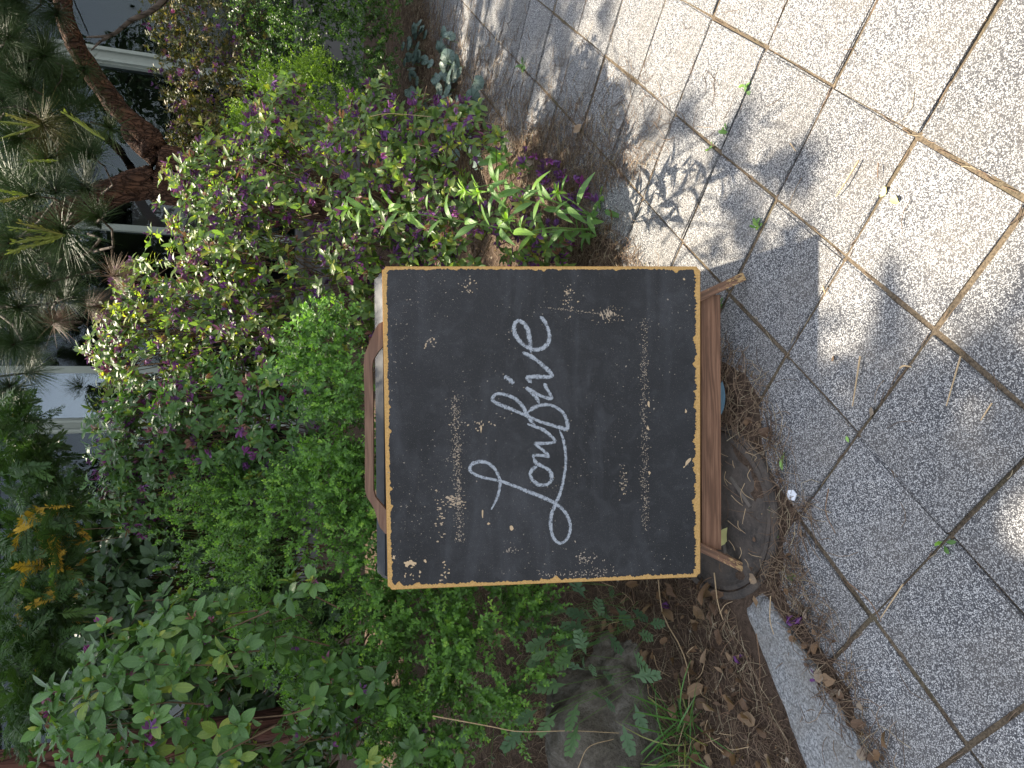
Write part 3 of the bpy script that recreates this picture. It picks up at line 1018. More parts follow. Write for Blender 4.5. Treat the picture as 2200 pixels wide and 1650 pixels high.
# ------------------------------------------------------------------ trees
def limb(pl, pts, radii, mat, name='trunk', n=26, sides=14, rough=0.12, seed=0):
    P = spline(pts, n)
    rr = np.interp(np.linspace(0, 1, n), np.linspace(0, 1, len(radii)), radii)
    V, T, D = tubes(P[None], rr[None], sides)
    cen = np.repeat(P, sides, 0)
    V = cen + (V - cen) * (1 + rough * vnoise(V, 28, seed) + rough * 0.5 * vnoise(V, 70, seed + 1))[:, None]
    return from_np(name, V, T, mat, pl.root, data=D)


def tuft_tpl(seed, needles=85, L=1.0, spread=70):
    r = np.random.RandomState(seed)
    paths = []
    for k in range(needles):
        be = math.radians(abs(r.randn()) * spread * 0.45 + 12 + spread * 0.35 * r.rand())
        ph = r.rand() * 6.283
        d = np.array([math.sin(be) * math.cos(ph), math.cos(be), math.sin(be) * math.sin(ph)])
        b = np.array([0, -0.32 * r.rand(), 0]) * L
        ln = L * (0.75 + 0.35 * r.rand())
        sag = np.array([r.randn(), r.randn(), r.randn()]) * 0.05
        paths.append([b, b + d * ln * 0.5 + sag * 0.2, b + d * ln + sag])
    V, T, D = tubes(np.array(paths), np.array([0.0052, 0.0050, 0.002])[None] * L, 3)
    return V, T, D[:, [0, 2]]


def candle_tpl(seed):
    r = np.random.RandomState(seed)
    V, T, D = tubes(np.array([[[0, 0, 0], [0.02, 0.35, 0], [0, 0.7, 0.02], [0.02, 1, 0.03]]]), np.array([[0.02, 0.03, 0.028, 0.008]]), 7)
    parts = [(V, T, np.c_[np.zeros(len(V)), np.zeros(len(V))])]
    for k in range(40):
        t = 0.1 + 0.8 * r.rand()
        ph = r.rand() * 6.28
        d = np.array([math.cos(ph) * 0.32, 0.95, math.sin(ph) * 0.32])
        v, tt, dd = leaf_tpl(0.12, 0.026, 1, seed=k)
        parts.append((v @ frame(d, np.array([0, 0, 1.0])).T + np.array([math.cos(ph) * 0.022, t, math.sin(ph) * 0.022]), tt, dd))
    return join_tpl(parts)


def make_pine():
    base = at(388, 360, 5.2)
    pl = Plant('pine_tree', (base[0], base[1], 0.3), 'leaning red barked pine with long needle tufts in front of the glass front', 'pine tree')
    zb = float(bed_height(base[0] - 0.05, base[1]))
    foot = np.array([base[0] - 0.1, base[1] + 0.05, zb - 0.1])
    limb(pl, [foot, at(385, 345, 5.2), at(330, 300, 5.2), at(265, 245, 5.2), at(225, 195, 5.2), at(175, 120, 5.15), at(140, 40, 5.1), at(115, -60, 5.1), at(-60, -260, 5.0), at(-500, -420, 5.0)],
         [0.115, 0.083, 0.07, 0.066, 0.062, 0.058, 0.053, 0.05, 0.045, 0.03], M_pinebark, n=40, seed=1)
    limb(pl, [foot + [0, 0.12, 0], at(385, 405, 5.3), at(330, 390, 5.3), at(270, 405, 5.3), at(200, 430, 5.3), at(100, 480, 5.3), at(-60, 560, 5.2), at(-400, 640, 5.2)],
         [0.15, 0.12, 0.105, 0.095, 0.085, 0.075, 0.06, 0.03], M_pinebark, n=40, seed=4)
    limb(pl, [at(372, 352, 5.25), at(330, 330, 5.25), at(280, 290, 5.3), at(265, 270, 5.3)], [0.085, 0.07, 0.05, 0.018], M_pinebark, 'branch', 20, seed=6)
    # bare grey branch hanging in from above
    limb(pl, [at(390, -40, 4.2), at(330, 20, 4.2), at(280, 45, 4.2), at(240, 75, 4.2), at(185, 80, 4.2)], [0.02, 0.016, 0.013, 0.01, 0.004], M_treebark, 'branch', 24, 8, seed=8)
    limb(pl, [at(240, 75, 4.2), at(215, 90, 4.2), at(196, 108, 4.2)], [0.009, 0.007, 0.003], M_treebark, 'branch', 12, 8, seed=9)
    r = np.random.RandomState(21)
    spots = [(60, 420, 4.0, 1.1), (130, 500, 3.9, 1.2), (30, 300, 4.0, 1), (150, 250, 4.1, 1.05), (95, 120, 4.1, 1), (50, 180, 4.0, 1), (25, 520, 3.9, 1), (205, 460, 4.05, .8),
             (90, 610, 4.1, .9), (150, 560, 4.05, .9), (20, 80, 4.0, 1), (190, 330, 4.1, .9), (235, 275, 4.2, .8), (20, 400, 4.1, 1), (100, 340, 4.2, 1), (60, 250, 4.2, 1),
             (150, 640, 4.2, .8), (40, 660, 4.1, 1), (30, 740, 4.0, .9), (70, 800, 4.1, .75), (20, 830, 4.1, .8), (120, 410, 4.2, 1), (180, 150, 4.25, .8), (120, 30, 4.2, .9),
             (-60, 350, 4, 1.1), (-80, 520, 4, 1.1), (-60, 640, 4, 1.1), (-70, 150, 4, 1.1), (-60, 20, 4, 1.1), (60, -60, 4, 1.1), (180, 400, 4.2, .8), (70, 560, 4.2, 1), (0, 620, 4.2, 1),
             (110, 200, 4.3, .9), (10, 20, 4.2, 1), (5, 220, 4.3, 1), (95, 270, 4.0, 1), (40, 480, 4.3, 1.1)]
    P, A, S, br = [], [], [], []
    for x, y, Y, s in spots:
        Y = np.interp(y, [100, 340, 430, 700], [4.2, 3.9, 2.75, 2.75]) + (Y - 4.0) * 0.8
        p = at(x, y, Y)
        s *= (0.72 if y > 400 else 0.95)
        d = nrm(np.array([0.25 * r.randn() - 0.1, -0.6 + 0.2 * r.randn(), 0.15 + 0.35 * r.randn()]))
        P.append(p); A.append(d); S.append(s)
        hub = p - d * 0.3 + np.array([0.06 * r.randn(), 0.1, 0.12 + 0.06 * r.rand()])
        br.append([p + d * 0.02, p - d * 0.1, (p - d * 0.2) * 0.6 + hub * 0.4, hub])
    # the crown continues above and to the right, out of the picture
    for k in range(90):
        p = np.array([0.7 + 3.4 * r.rand(), 4.6 + 1.9 * r.rand(), 2.75 + 1.7 * r.rand()])
        if p[0] < 1.15 and p[2] > 2.95: continue
        d = nrm(r.randn(3) + np.array([0, -0.3, 0.5]))
        P.append(p); A.append(d); S.append(1.0)
        br.append([p, p - d * 0.1, p - d * 0.25 + [0.05, 0.05, 0], p + [0.25, 0.25, -0.1]])
    P, A, S = np.array(P), np.array(A), np.array(S)
    pl.stems(np.array(br), np.array([0.003, 0.004, 0.005, 0.006]), M_treebark, 5, 'twig')
    Ln = 0.185
    tp = [tuft_tpl(i, 210) for i in range(5)]
    # ld keeps needle variation inside the tuft
    for _ in range(150):
        x, y = -90 + 300 * r.rand(), -60 + 920 * r.rand() ** 1.4
        if x > np.interp(y, [0, 150, 300, 480, 560, 640, 760, 860], [60, 140, 230, 235, 190, 170, 90, 60]): continue
        p = at(x, y, (4.4 if y < 380 else 5.3) + 0.5 * r.rand())
        P = np.vstack([P, p]); A = np.vstack([A, nrm(np.array([0.5 * r.randn(), -0.5 + 0.4 * r.randn(), 0.2 + 0.5 * r.randn()]))]); S = np.append(S, 0.9 + 0.2 * r.rand())
    for k, (v, T, D) in enumerate(tp): tp[k] = (v, T, np.c_[np.ones(len(v)), D[:, 1]])
    M = frame(A, rand_dirs(len(P), r)) * (Ln * S)[:, None, None]
    pl.add('needle_tuft', 'needles', tp, M_needle, M, P, np.clip(0.5 + 0.2 * r.randn(len(P)), 0, 0.9), 300)
    # a few tufts that have turned brown
    q = np.array([at(250, 590, 3.4), at(200, 660, 3.6), at(120, 690, 3.6)])
    pl.add('brown_needle_tuft', 'needles', [(v * 0.7, T, D) for v, T, D in tp], M_litter, frame(np.array([[0.1, -0.5, -0.4], [0, -.4, -.5], [.2, -.4, -.3]]), rand_dirs(3, r)) * 0.16, q, np.array([0.6, 0.4, 0.4]), 10)
    cs = [candle_tpl(i) for i in range(3)]
    cp, cdn = [], []
    for (x, y, Y), dirs in (((140, 505, 3.85), ((20, 520), (10, 545), (15, 490), (35, 475))), ((60, 420, 3.95), ((-40, 400), (-30, 440))), ((85, 270, 3.95), ((10, 245), (-10, 262), (0, 300))), ((225, 300, 4.1), ((130, 235),)), ((125, 345, 4.1), ((55, 345),))):
        Y = np.interp(y, [100, 340, 430, 700], [4.2, 3.9, 2.75, 2.75]) - 0.1
        p = at(x, y, Y)
        for e in dirs:
            v = at(e[0], e[1], Y - 0.05) - p
            cp.append(p); cdn.append(v)
    cp, cdn = np.array(cp), np.array(cdn)
    ln = np.linalg.norm(cdn, axis=1)
    pl.add('candle', 'candles', cs, M_candle, frame(cdn, rand_dirs(len(cp), r)) * np.clip(ln, 0.08, 0.2)[:, None, None], cp, 0.75 * r.rand(len(cp)) ** 1.3 + (r.rand(len(cp)) < 0.25) * 0.24, 50)


def yew_tpl(seed, n=26):
    r = np.random.RandomState(seed)
    V, T, D = tubes(np.array([[[0, 0, 0], [0, 0.5, 0.02], [0, 1, -0.02]]]), np.array([[0.012, 0.009, 0.004]]), 3)
    parts = [(V, T, np.c_[np.ones(len(V)), np.zeros(len(V))])]
    for k in range(n):
        t = 0.1 + 0.9 * k / n
        for s in (-1, 1):
            v, tt, dd = leaf_tpl(0.26 * (1 - 0.45 * t * t) * (0.85 + 0.3 * r.rand()), 0.045, 1, 0.0, 0.1 * r.randn(), seed=k)
            d = np.array([s * (0.9 - 0.45 * t), 0.55 + 0.4 * t, 0.25 * r.randn() + 0.12])
            parts.append((v @ frame(d, np.array([0.0, 0.1, 1.0])).T + np.array([0, t, 0]), tt, np.c_[np.ones(len(v)), dd[:, 1]]))
    return join_tpl(parts)


def make_yew():
    r = np.random.RandomState(31)
    tb = at(90, 1640, 3.6)
    pl = Plant('yew_tree', (tb[0], tb[1], 0.3), 'dark yew with some yellow sprays and a reddish trunk at the left edge', 'yew tree')
    zb = float(bed_height(tb[0], tb[1]))
    limb(pl, [(tb[0] - 0.03, tb[1], zb - 0.1), (tb[0] - 0.02, tb[1], 1.2), (tb[0], tb[1], 2.1), (tb[0], tb[1] + 0.3, 3.4), (tb[0] + 0.05, tb[1] + 1.0, 5.0), (tb[0] + 0.1, tb[1] + 1.6, 6.6)], [0.1, 0.085, 0.078, 0.07, 0.055, 0.02], M_yewbark, n=40, seed=3)
    for k in range(10):
        a = np.array([tb[0] + 0.03, tb[1] + 0.3 + 0.14 * k, 3.4 + 0.3 * k])
        e = np.array([-3.2 + 3.1 * r.rand(), 3.8 + 2.6 * r.rand(), 5.0 + 1.5 * r.rand()])
        limb(pl, [a, a * 0.5 + e * 0.5 + [0, 0, 0.2], e], [0.035, 0.022, 0.006], M_yewbark, 'branch', 10, 7, seed=k)
    tp = [yew_tpl(i) for i in range(4)]
    # hanging part that is in the picture
    P, A, t, S = [], [], [], []
    for k in range(800):
        y = 870 + 700 * r.rand()
        lim = np.interp(y, [870, 900, 960, 1080, 1150, 1260, 1330, 1420, 1560], [10, 60, 95, 160, 140, 130, 135, 120, 60])
        x = lim * (1 - abs(r.randn()) * 0.55)
        if x < -80: continue
        p = at(x, y, 2.75 + 0.6 * r.rand())
        P.append(p)
        A.append(nrm(np.array([0.5 * r.randn(), -0.5 + 0.35 * r.randn(), -0.25 + 0.45 * r.randn()])))
        yel = (1090 < y < 1290 and x > 40 and r.rand() < 0.13) or r.rand() < 0.01
        t.append(0.93 + 0.06 * r.rand() if yel else np.clip(0.42 + 0.2 * r.randn(), 0, 0.78))
        S.append(0.13 * (0.7 + 0.5 * r.rand()))
    # crown high above the picture; it is what shades the left half of the place
    n = 0
    while n < 4300:
        p = np.array([-3.3 + 3.4 * r.rand(), 3.6 + 2.9 * r.rand(), 4.9 + 1.8 * r.rand()])
        fr = 1 - np.clip((p[0] + 0.54 + 0.1 * vnoise(p[None], 3.0, 5)[0]) / 0.45, 0, 1)
        gapn = vnoise(p[None], 2.4, 77)[0]
        if r.rand() > fr * (1.0 if gapn > -0.6 else 0.4): continue
        P.append(p); A.append(nrm(r.randn(3) + [0.2, -0.2, 0])); t.append(np.clip(0.4 + 0.2 * r.randn(), 0, 0.78)); S.append(0.26 * (0.8 + 0.4 * r.rand()))
        n += 1
    P, A, t, S = np.array(P), np.array(A), np.array(t), np.array(S)
    M = frame(A, np.array([0, 0, 1.0]) + 0.6 * r.randn(len(P), 3)) * S[:, None, None]
    pl.add('spray', 'spray_mass', tp, M_yew, M, P, t, 300)


def make_street_trees():
    """trees across the street, seen only as reflections in the glass"""
    r = np.random.RandomState(41)
    for k, (x, y, h, rad) in enumerate(((-9.5, -19, 8.4, 3.0), (-4.6, -18, 7.6, 2.6), (-0.75, -18, 6.3, 1.25), (5.2, -18, 8.2, 2.8), (12.6, -19, 7.0, 2.6))):
        pl = Plant('street_tree', (x, y, 0), ('spreading', 'tall', 'low', 'slender', 'wide')[k] + ' leafy street tree across the pavement behind the viewer', 'tree', 'street trees behind the viewer', cap=0)
        limb(pl, [(x, y, -0.05), (x + 0.1, y, h * 0.4), (x, y + 0.1, h * 0.8)], [0.16, 0.12, 0.05], M_treebark, n=16, seed=k)
        c = np.array([x, y, h * 0.62])
        d = rand_dirs(2200, r)
        q = r.rand(2200) ** 0.4 * (1 + 0.3 * vnoise(d * 2.2, 1, k))
        P = c + d * q[:, None] * np.array([rad, rad, h * 0.36])
        pl.add('leaf', 'foliage', TPL['azalea_big'], M_dark, frame(rand_dirs(2200, r), rand_dirs(2200, r)) * 0.3, P, r.rand(2200), 0)


make_pine()
make_yew()
make_street_trees()


# ------------------------------------------------------------------ shrubs
def shrubs():
    G = 'azalea shrubs in the bed'
    # broad-leaved azalea, near left
    b = [(at(470, 1560, 2.3), (0.42, 0.32, 0.42)), (at(330, 1500, 2.3), (0.27, 0.25, 0.27)), (at(600, 1400, 2.3), (0.24, 0.22, 0.25)), (at(820, 1640, 2.3), (0.3, 0.25, 0.26)), (at(560, 1760, 2.35), (0.4, 0.3, 0.5)), (at(760, 1480, 2.4), (0.2, 0.2, 0.22)), (at(960, 1700, 2.3), (0.22, 0.2, 0.2)), (at(290, 1640, 2.25), (0.3, 0.25, 0.28))]
    pl = Plant('azalea_shrub', (-1.05, 2.35, 0.1), 'broad leaved azalea with large fresh green rosettes, nearest on the left above the boulder', 'azalea', G)
    P, A = shell(b, 1000, 0.2, 0.35, 101, pocket=7)
    A = nrm(A + np.array([0.1, -0.45, 0.15]))
    rosettes(pl, P, A, TPL['azalea_big'], M_azalea_big, 0.057, 6, (60, 14), (0.5, 0.2), 0.2, 101, 0.02, 3)
    blossoms(pl, P, A, 0.026, 0.2, (0.75, 0.25), 101, 0.5)
    twigs_to_base(pl, P, A, (-1.05, 2.45, 0.15), 0.16, 0.002, every=8, seed=1)

    # the big flowering azalea, right of centre, in the sun
    b = [blob(x, y, np.interp(x, [280, 700, 1100], [4.05, 3.3, 2.6]), rx, rz) for x, y, rx, rz in ((400, 740, 190, 170), (330, 660, 110, 100), (520, 560, 200, 180), (470, 420, 150, 130), (640, 420, 180, 160), (640, 680, 190, 170), (780, 600, 170, 160),
         (780, 420, 170, 150), (880, 420, 160, 140), (960, 520, 140, 120), (285, 760, 90, 95), (640, 300, 130, 110), (800, 310, 130, 110), (900, 320, 120, 90), (1010, 430, 140, 100), (1030, 545, 110, 90), (985, 330, 130, 70), (1100, 500, 110, 50), (1110, 430, 90, 45), (1150, 530, 80, 40), (1060, 350, 90, 45), (1190, 545, 60, 30))]
    pl = Plant('azalea_shrub', (0.5, 3.2, 0.1), 'large sunlit azalea covered in withered purple flowers behind the right side of the chalkboard', 'azalea', G)
    P, A = shell(b, 4300, 0.25, 0.5, 102)
    A = nrm(A + np.array([0.0, -0.35, 0.15]))
    rosettes(pl, P, A, TPL['azalea'], M_azalea, 0.047, 6, (58, 16), (0.6, 0.2), 0.25, 102, 0.025, 2)
    blossoms(pl, P, A, 0.035, 0.6, (0.3, 0.22), 102, 0.5)
    twigs_to_base(pl, P, A, (0.5, 3.2, 0.1), 0.22, 0.002, every=4, seed=2, spread=0.35)
    # arching shoots that stand clear above it
    for (x0, y0), (x1, y1) in (((330, 800), (205, 835)), ((330, 760), (195, 880)), ((330, 700), (240, 660)), ((400, 560), (290, 560))):
        p0, p1 = at(x0, y0, 3.1), at(x1, y1, 3.05)
        q = np.array([p0 + (p1 - p0) * s for s in (0.45, 0.62, 0.8, 0.9, 1.0)])
        rosettes(pl, q, np.repeat(nrm(p1 - p0)[None], 5, 0), TPL['azalea'], M_azalea, 0.045, 5, (70, 12), (0.8, 0.1), 0.5, int(x1), 0.02, 2)
        pl.stems(np.array([[p0, p0 * 0.5 + p1 * 0.5 + [0, 0, 0.02], p1]]), np.array([0.002, 0.0016, 0.001]), M_stem)

    # shaded azalea left of it
    b = [blob(x, y, np.interp(x, [280, 760], [3.9, 2.85]), rx, rz) for x, y, rx, rz in ((400, 950, 150, 180), (290, 940, 110, 110), (330, 1060, 100, 130), (520, 900, 160, 180), (640, 900, 150, 150), (580, 990, 110, 120), (730, 900, 110, 110))]
    pl = Plant('azalea_shrub', (-0.15, 3.25, 0.1), 'shaded azalea with few faded flowers between the sunlit azalea and the boxwood', 'azalea', G)
    P, A = shell(b, 1500, 0.27, 0.3, 103)
    A = nrm(A + np.array([-0.05, -0.4, 0.15]))
    rosettes(pl, P, A, TPL['azalea'], M_azalea_big, 0.046, 6, (60, 16), (0.5, 0.16), 0.25, 103, 0.025, 2)
    blossoms(pl, P, A, 0.034, 0.3, (0.5, 0.25), 103, 0.5)
    twigs_to_base(pl, P, A, (-0.15, 3.3, 0.1), 0.22, 0.002, every=4, seed=3)

    # dark broad-leaved shrub in the shade before the windows
    b = [(at(290, 1180, 4.2), (0.42, 0.3, 0.4)), (at(330, 1330, 4.1), (0.45, 0.3, 0.45)), (at(240, 1290, 4.3), (0.3, 0.25, 0.3)), (at(330, 1480, 4.2), (0.5, 0.3, 0.45)), (at(420, 1250, 4.0), (0.5, 0.3, 0.4))] + [blob(x, y, Y, 150, 140, 90) for x, y, Y in ((520, 1330, 3.9), (600, 1260, 3.7), (620, 1440, 3.8), (560, 1560, 3.9), (690, 1580, 3.7), (720, 1350, 3.5), (620, 1680, 3.9), (760, 1480, 3.4), (480, 1450, 4.0))]  # lower blobs are added fill; dark leaves stand in for shaded gaps behind foliage
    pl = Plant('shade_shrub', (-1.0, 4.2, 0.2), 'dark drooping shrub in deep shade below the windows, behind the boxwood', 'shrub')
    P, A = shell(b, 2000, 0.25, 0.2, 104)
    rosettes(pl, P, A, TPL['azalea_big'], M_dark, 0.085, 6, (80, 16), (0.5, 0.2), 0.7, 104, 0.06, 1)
    twigs_to_base(pl, P, A, (-1.0, 4.2, 0.3), 0.35, 0.003, every=3, seed=4)

    GB = 'boxwood shrubs in the bed'
    b = [blob(x, y, np.interp(x, [400, 860], [3.45, 2.4]), rx, rz) for x, y, rx, rz in ((430, 1150, 105, 100), (500, 1070, 110, 110), (520, 1240, 150, 140), (640, 1130, 170, 150), (690, 1050, 100, 120), (650, 1320, 150, 140), (760, 1200, 150, 120), (770, 1060, 90, 100), (820, 1280, 120, 90), (800, 1130, 80, 70), (700, 1420, 110, 110), (800, 1000, 80, 70))] + [blob(855, 1150, 2.75, 90, 60), blob(850, 1240, 2.7, 90, 60), blob(845, 1040, 2.8, 90, 60)]
    pl = Plant('boxwood_shrub', (-0.6, 2.9, 0.1), 'bright fresh green boxwood rising behind the upper left corner of the chalkboard', 'boxwood', GB)
    P, A = shell(b, 3500, 0.25, 0.45, 201)
    A = nrm(A + np.array([0.05, -0.35, 0.2]))
    sprigs(pl, P, A, TPL['box'], M_box, 0.12, 0.0185, 8, (0.52, 0.22), 201)
    b2 = [blob(x, y, np.interp(x, [800, 1200], [2.6, 2.1]), rx, rz) for x, y, rx, rz in ((1000, 1370, 190, 150), (1010, 1530, 180, 110), (860, 1400, 170, 130), (1100, 1330, 120, 110), (880, 1560, 150, 120), (1180, 1400, 110, 70), (1160, 1330, 90, 90), (960, 1640, 130, 100), (1090, 1500, 110, 90))]
    pl = Plant('boxwood_shrub', (-0.95, 2.4, 0.05), 'loose boxwood with dark gaps spreading low to the left of the chalkboard', 'boxwood', GB)
    P, A = shell(b2, 2500, 0.28, 0.2, 202)
    A = nrm(A + np.array([0.1, -0.35, 0.0]))
    sprigs(pl, P, A, TPL['box'], M_box, 0.13, 0.0185, 9, (0.4, 0.22), 202)
    b3 = [(at(720, 740, 2.55), (0.16, 0.14, 0.2)), (at(760, 830, 2.5), (0.17, 0.13, 0.18)), (at(690, 800, 2.6), (0.14, 0.12, 0.16)), (at(730, 940, 2.55), (0.16, 0.12, 0.2))]
    pl = Plant('boxwood_shrub', (0.1, 2.55, 0.05), 'small boxwood peeping over the top of the chalkboard behind its handle', 'boxwood', GB)
    P, A = shell(b3, 800, 0.25, 0.45, 203)
    A = nrm(A + np.array([0.05, -0.3, 0.2]))
    sprigs(pl, P, A, TPL['box'], M_box, 0.09, 0.0195, 6, (0.48, 0.2), 203)

    GH = 'clipped hedges on the right'
    b = [(at(620, 245, 4.3), (0.3, 0.3, 0.34)), (at(560, 285, 4.3), (0.2, 0.2, 0.22)), (at(690, 190, 4.3), (0.24, 0.22, 0.24)), (at(740, 260, 4.1), (0.2, 0.2, 0.2))]
    pl = Plant('lime_hedge', (1.55, 4.35, 0.2), 'small lime green shrub catching the sun between the azalea and the clipped hedge', 'shrub', GH)
    P, A = shell(b, 1900, 0.22, 0.7, 204)
    sprigs(pl, P, A, TPL['box'], M_box_lime, 0.09, 0.017, 6, (0.6, 0.2), 204, stem=False, open_=0.6)
    b = [(at(690, 70, 5.0), (0.5, 0.4, 0.44)), (at(610, 20, 5.1), (0.4, 0.4, 0.42)), (at(760, 130, 4.8), (0.3, 0.3, 0.26)), (at(700, -60, 5.0), (0.5, 0.4, 0.5)), (at(770, 20, 4.95), (0.45, 0.35, 0.35)), (at(640, 110, 5.0), (0.3, 0.3, 0.36)), (at(825, 30, 4.9), (0.4, 0.35, 0.22)), (at(815, 130, 4.75), (0.3, 0.3, 0.2)), (at(800, -60, 5.0), (0.4, 0.35, 0.3)), (at(750, 60, 5.2), (0.5, 0.3, 0.4))]
    pl = Plant('boxwood_hedge', (2.4, 5.05, 0.2), 'rounded dark green clipped boxwood at the far right by the litter strip', 'boxwood', GH)
    P, A = shell(b, 6400, 0.2, 0.5, 205)
    sprigs(pl, P, A, TPL['box'], M_box_dark, 0.095, 0.022, 6, (0.5, 0.2), 205, stem=False)
    b = [(at(460, 120, 5.6), (0.6, 0.4, 0.42)), (at(450, 230, 5.5), (0.4, 0.35, 0.3)), (at(440, 0, 5.7), (0.5, 0.4, 0.44)), (at(540, 60, 5.5), (0.5, 0.4, 0.36)), (at(520, 230, 5.3), (0.3, 0.3, 0.3)), (at(430, 300, 5.4), (0.25, 0.25, 0.22)), (at(560, 160, 5.4), (0.5, 0.35, 0.3)), (at(480, 330, 5.3), (0.4, 0.3, 0.35))]
    pl = Plant('azalea_hedge', (2.3, 5.6, 0.3), 'clipped rust brown and olive azalea hedge speckled with faded flowers below the right window', 'azalea', GH)
    P, A = shell(b, 5200, 0.22, 0.4, 206)
    rosettes(pl, P, A, TPL['azalea'], M_rust, 0.03, 6, (60, 18), (0.45, 0.25), 0.1, 206, 0.03, 1)
    blossoms(pl, P, A, 0.032, 0.09, (0.4, 0.3), 206, 0.2)


shrubs()


# ------------------------------------------------------------------ smaller plants
def small_plants():
    r = np.random.RandomState(61)
    # tall sunlit weed
    pl = Plant('tall_weed', (0.61, 2.49, 0), 'tall bright green weed with narrow pointed leaves beside the right edge of the chalkboard', 'weed')
    stems = [[(1285, 490), (1150, 500), (1060, 487), (960, 470), (870, 456), (800, 450), (750, 448)],
             [(1285, 475), (1200, 450), (1130, 430), (1080, 415), (1030, 412)],
             [(1285, 470), (1210, 440), (1150, 418), (1080, 395), (1000, 408)],
             [(1280, 495), (1180, 490), (1110, 505), (1090, 475)],
             [(1290, 480), (1240, 440), (1200, 415)]]
    for k, st in enumerate(stems):
        Yb = 2.49 - 0.05 * k
        pts = np.array([at(x, y, Yb - 0.03 * i) for i, (x, y) in enumerate(st)])
        pts[0] = ground(st[0][0], st[0][1], 0.0)
        path = spline(pts, 24)
        V, T, D = tubes(path[None], np.linspace(0.0032, 0.0016, 24)[None], 6)
        from_np('stem', V, T, M_stem_g, pl.root, data=D)
        n = (22, 12, 12, 6, 5)[k]
        s = np.linspace(0.06, 0.95, n)
        idx = (s * 23).astype(int)
        p = path[idx]
        ax = nrm(path[np.minimum(idx + 1, 23)] - path[idx] + 1e-6)
        ph = np.arange(n) * 2.4 + r.rand(n) * 0.5 + k
        d = nrm(ax * 0.75 + perp(ax, ph) * 0.9 + np.array([0, -0.15, 0]))
        L = np.interp(s, [0, 0.3, 0.8, 1], [0.085, 0.1, 0.1, 0.07]) * (0.85 + 0.3 * r.rand(n))
        pl.add('leaf', 'foliage', TPL['weed'] if k < 3 else TPL['spoon'], M_weed, frame(d, ax + np.array([0, -0.2, 0.4])) * L[:, None, None], p, np.clip((0.6 if k == 0 else 0.42) + 0.15 * r.randn(n), 0, 0.8))
        # tip whorl of young leaves
        m = 9
        tip = np.repeat(path[-1][None], m, 0)
        axm = np.repeat(ax[-1][None], m, 0)
        be = np.radians(np.linspace(15, 75, m))
        d = axm * np.cos(be)[:, None] + perp(axm, np.arange(m) * 2.4) * np.sin(be)[:, None]
        pl.add('leaf', 'foliage', TPL['weed'] if k < 3 else TPL['spoon'], M_weed, frame(d, axm) * (0.035 + 0.015 * r.rand(m))[:, None, None], tip, np.clip(0.85 + 0.1 * r.rand(m), 0, 0.999))
    # basal leaves
    m = 10
    p = np.repeat(np.array([[0.6, 2.47, 0.03]]), m, 0) + 0.06 * r.randn(m, 3) * [1, 1, 0.2]
    d = nrm(np.c_[r.randn(m), r.randn(m) - 0.3, 0.5 + 0.5 * r.rand(m)])
    pl.add('leaf', 'foliage', TPL['spoon'], M_weed, frame(d, np.array([0, -0.3, 1.0]) + 0 * d) * (0.065 + 0.03 * r.rand(m))[:, None, None], p, 0.3 + 0.3 * r.rand(m))

    # dandelion-like rosette with ragged leaves
    for loc, n, lab in (((1040, 240), 9, 'upright dandelion with toothed leaves standing at the edge of the pine straw'), ((1100, 350), 8, 'low dandelion with toothed leaves below the sunlit azalea')):
        g = ground(*loc)
        pl = Plant('dandelion', (g[0], g[1], 0.02), lab, 'weed', 'dandelions at the bed edge')
        d = nrm(np.c_[r.randn(n) * 0.6, r.randn(n) * 0.4 - 0.2, np.full(n, 1.0)])
        pl.add('leaf', 'foliage', TPL['spoon'], M_azalea_big, frame(d, np.array([0, -1.0, 0.3]) + 0.2 * r.randn(n, 3)) * np.array([0.8, 1, 1]) * np.array([0.62, 1, 1]) * (0.12 + 0.05 * r.rand(n))[:, None, None], np.repeat([[g[0], g[1], 0.02]], n, 0) + 0.02 * r.randn(n, 3) * [1, 1, 0], 0.1 + 0.3 * r.rand(n))

    # silver leaved ground cover
    for k, (x0, y0, n, lab) in enumerate(((880, 130, 34, 'patch of silver veined round leaves nearest the clipped hedge'), (940, 190, 44, 'largest patch of silver veined round leaves beside the pine straw'), (985, 270, 26, 'patch of silver veined round leaves under the sunlit azalea'))):
        g = ground(x0, y0, 0.1)
        pl = Plant('silver_leaf_plant', (g[0], g[1], 0.02), lab, 'ground cover', 'silver leaved plants')
        q = r.randn(n, 2) * np.array([0.16, 0.13]) + g[:2]
        z = np.maximum(bed_height(q[:, 0], q[:, 1]), 0) + 0.03 + 0.09 * r.rand(n)
        d = nrm(np.c_[r.randn(n) * 0.6, -0.7 + 0.5 * r.randn(n), -0.15 + 0.15 * r.randn(n)])
        p = np.c_[q, z]
        pl.add('leaf', 'foliage', TPL['round'], M_silver2, frame(d, np.array([0, -0.55, 1.0]) + 0.3 * r.randn(n, 3)) * (0.062 + 0.03 * r.rand(n))[:, None, None], p, r.rand(n))
        b = p.copy(); b[:, 2] = 0
        pl.stems(np.stack([p, p * [1, 1, 0.6] + [0, 0.02, 0], b + [0, 0.03, 0]], 1), 0.0018, M_stem_g)

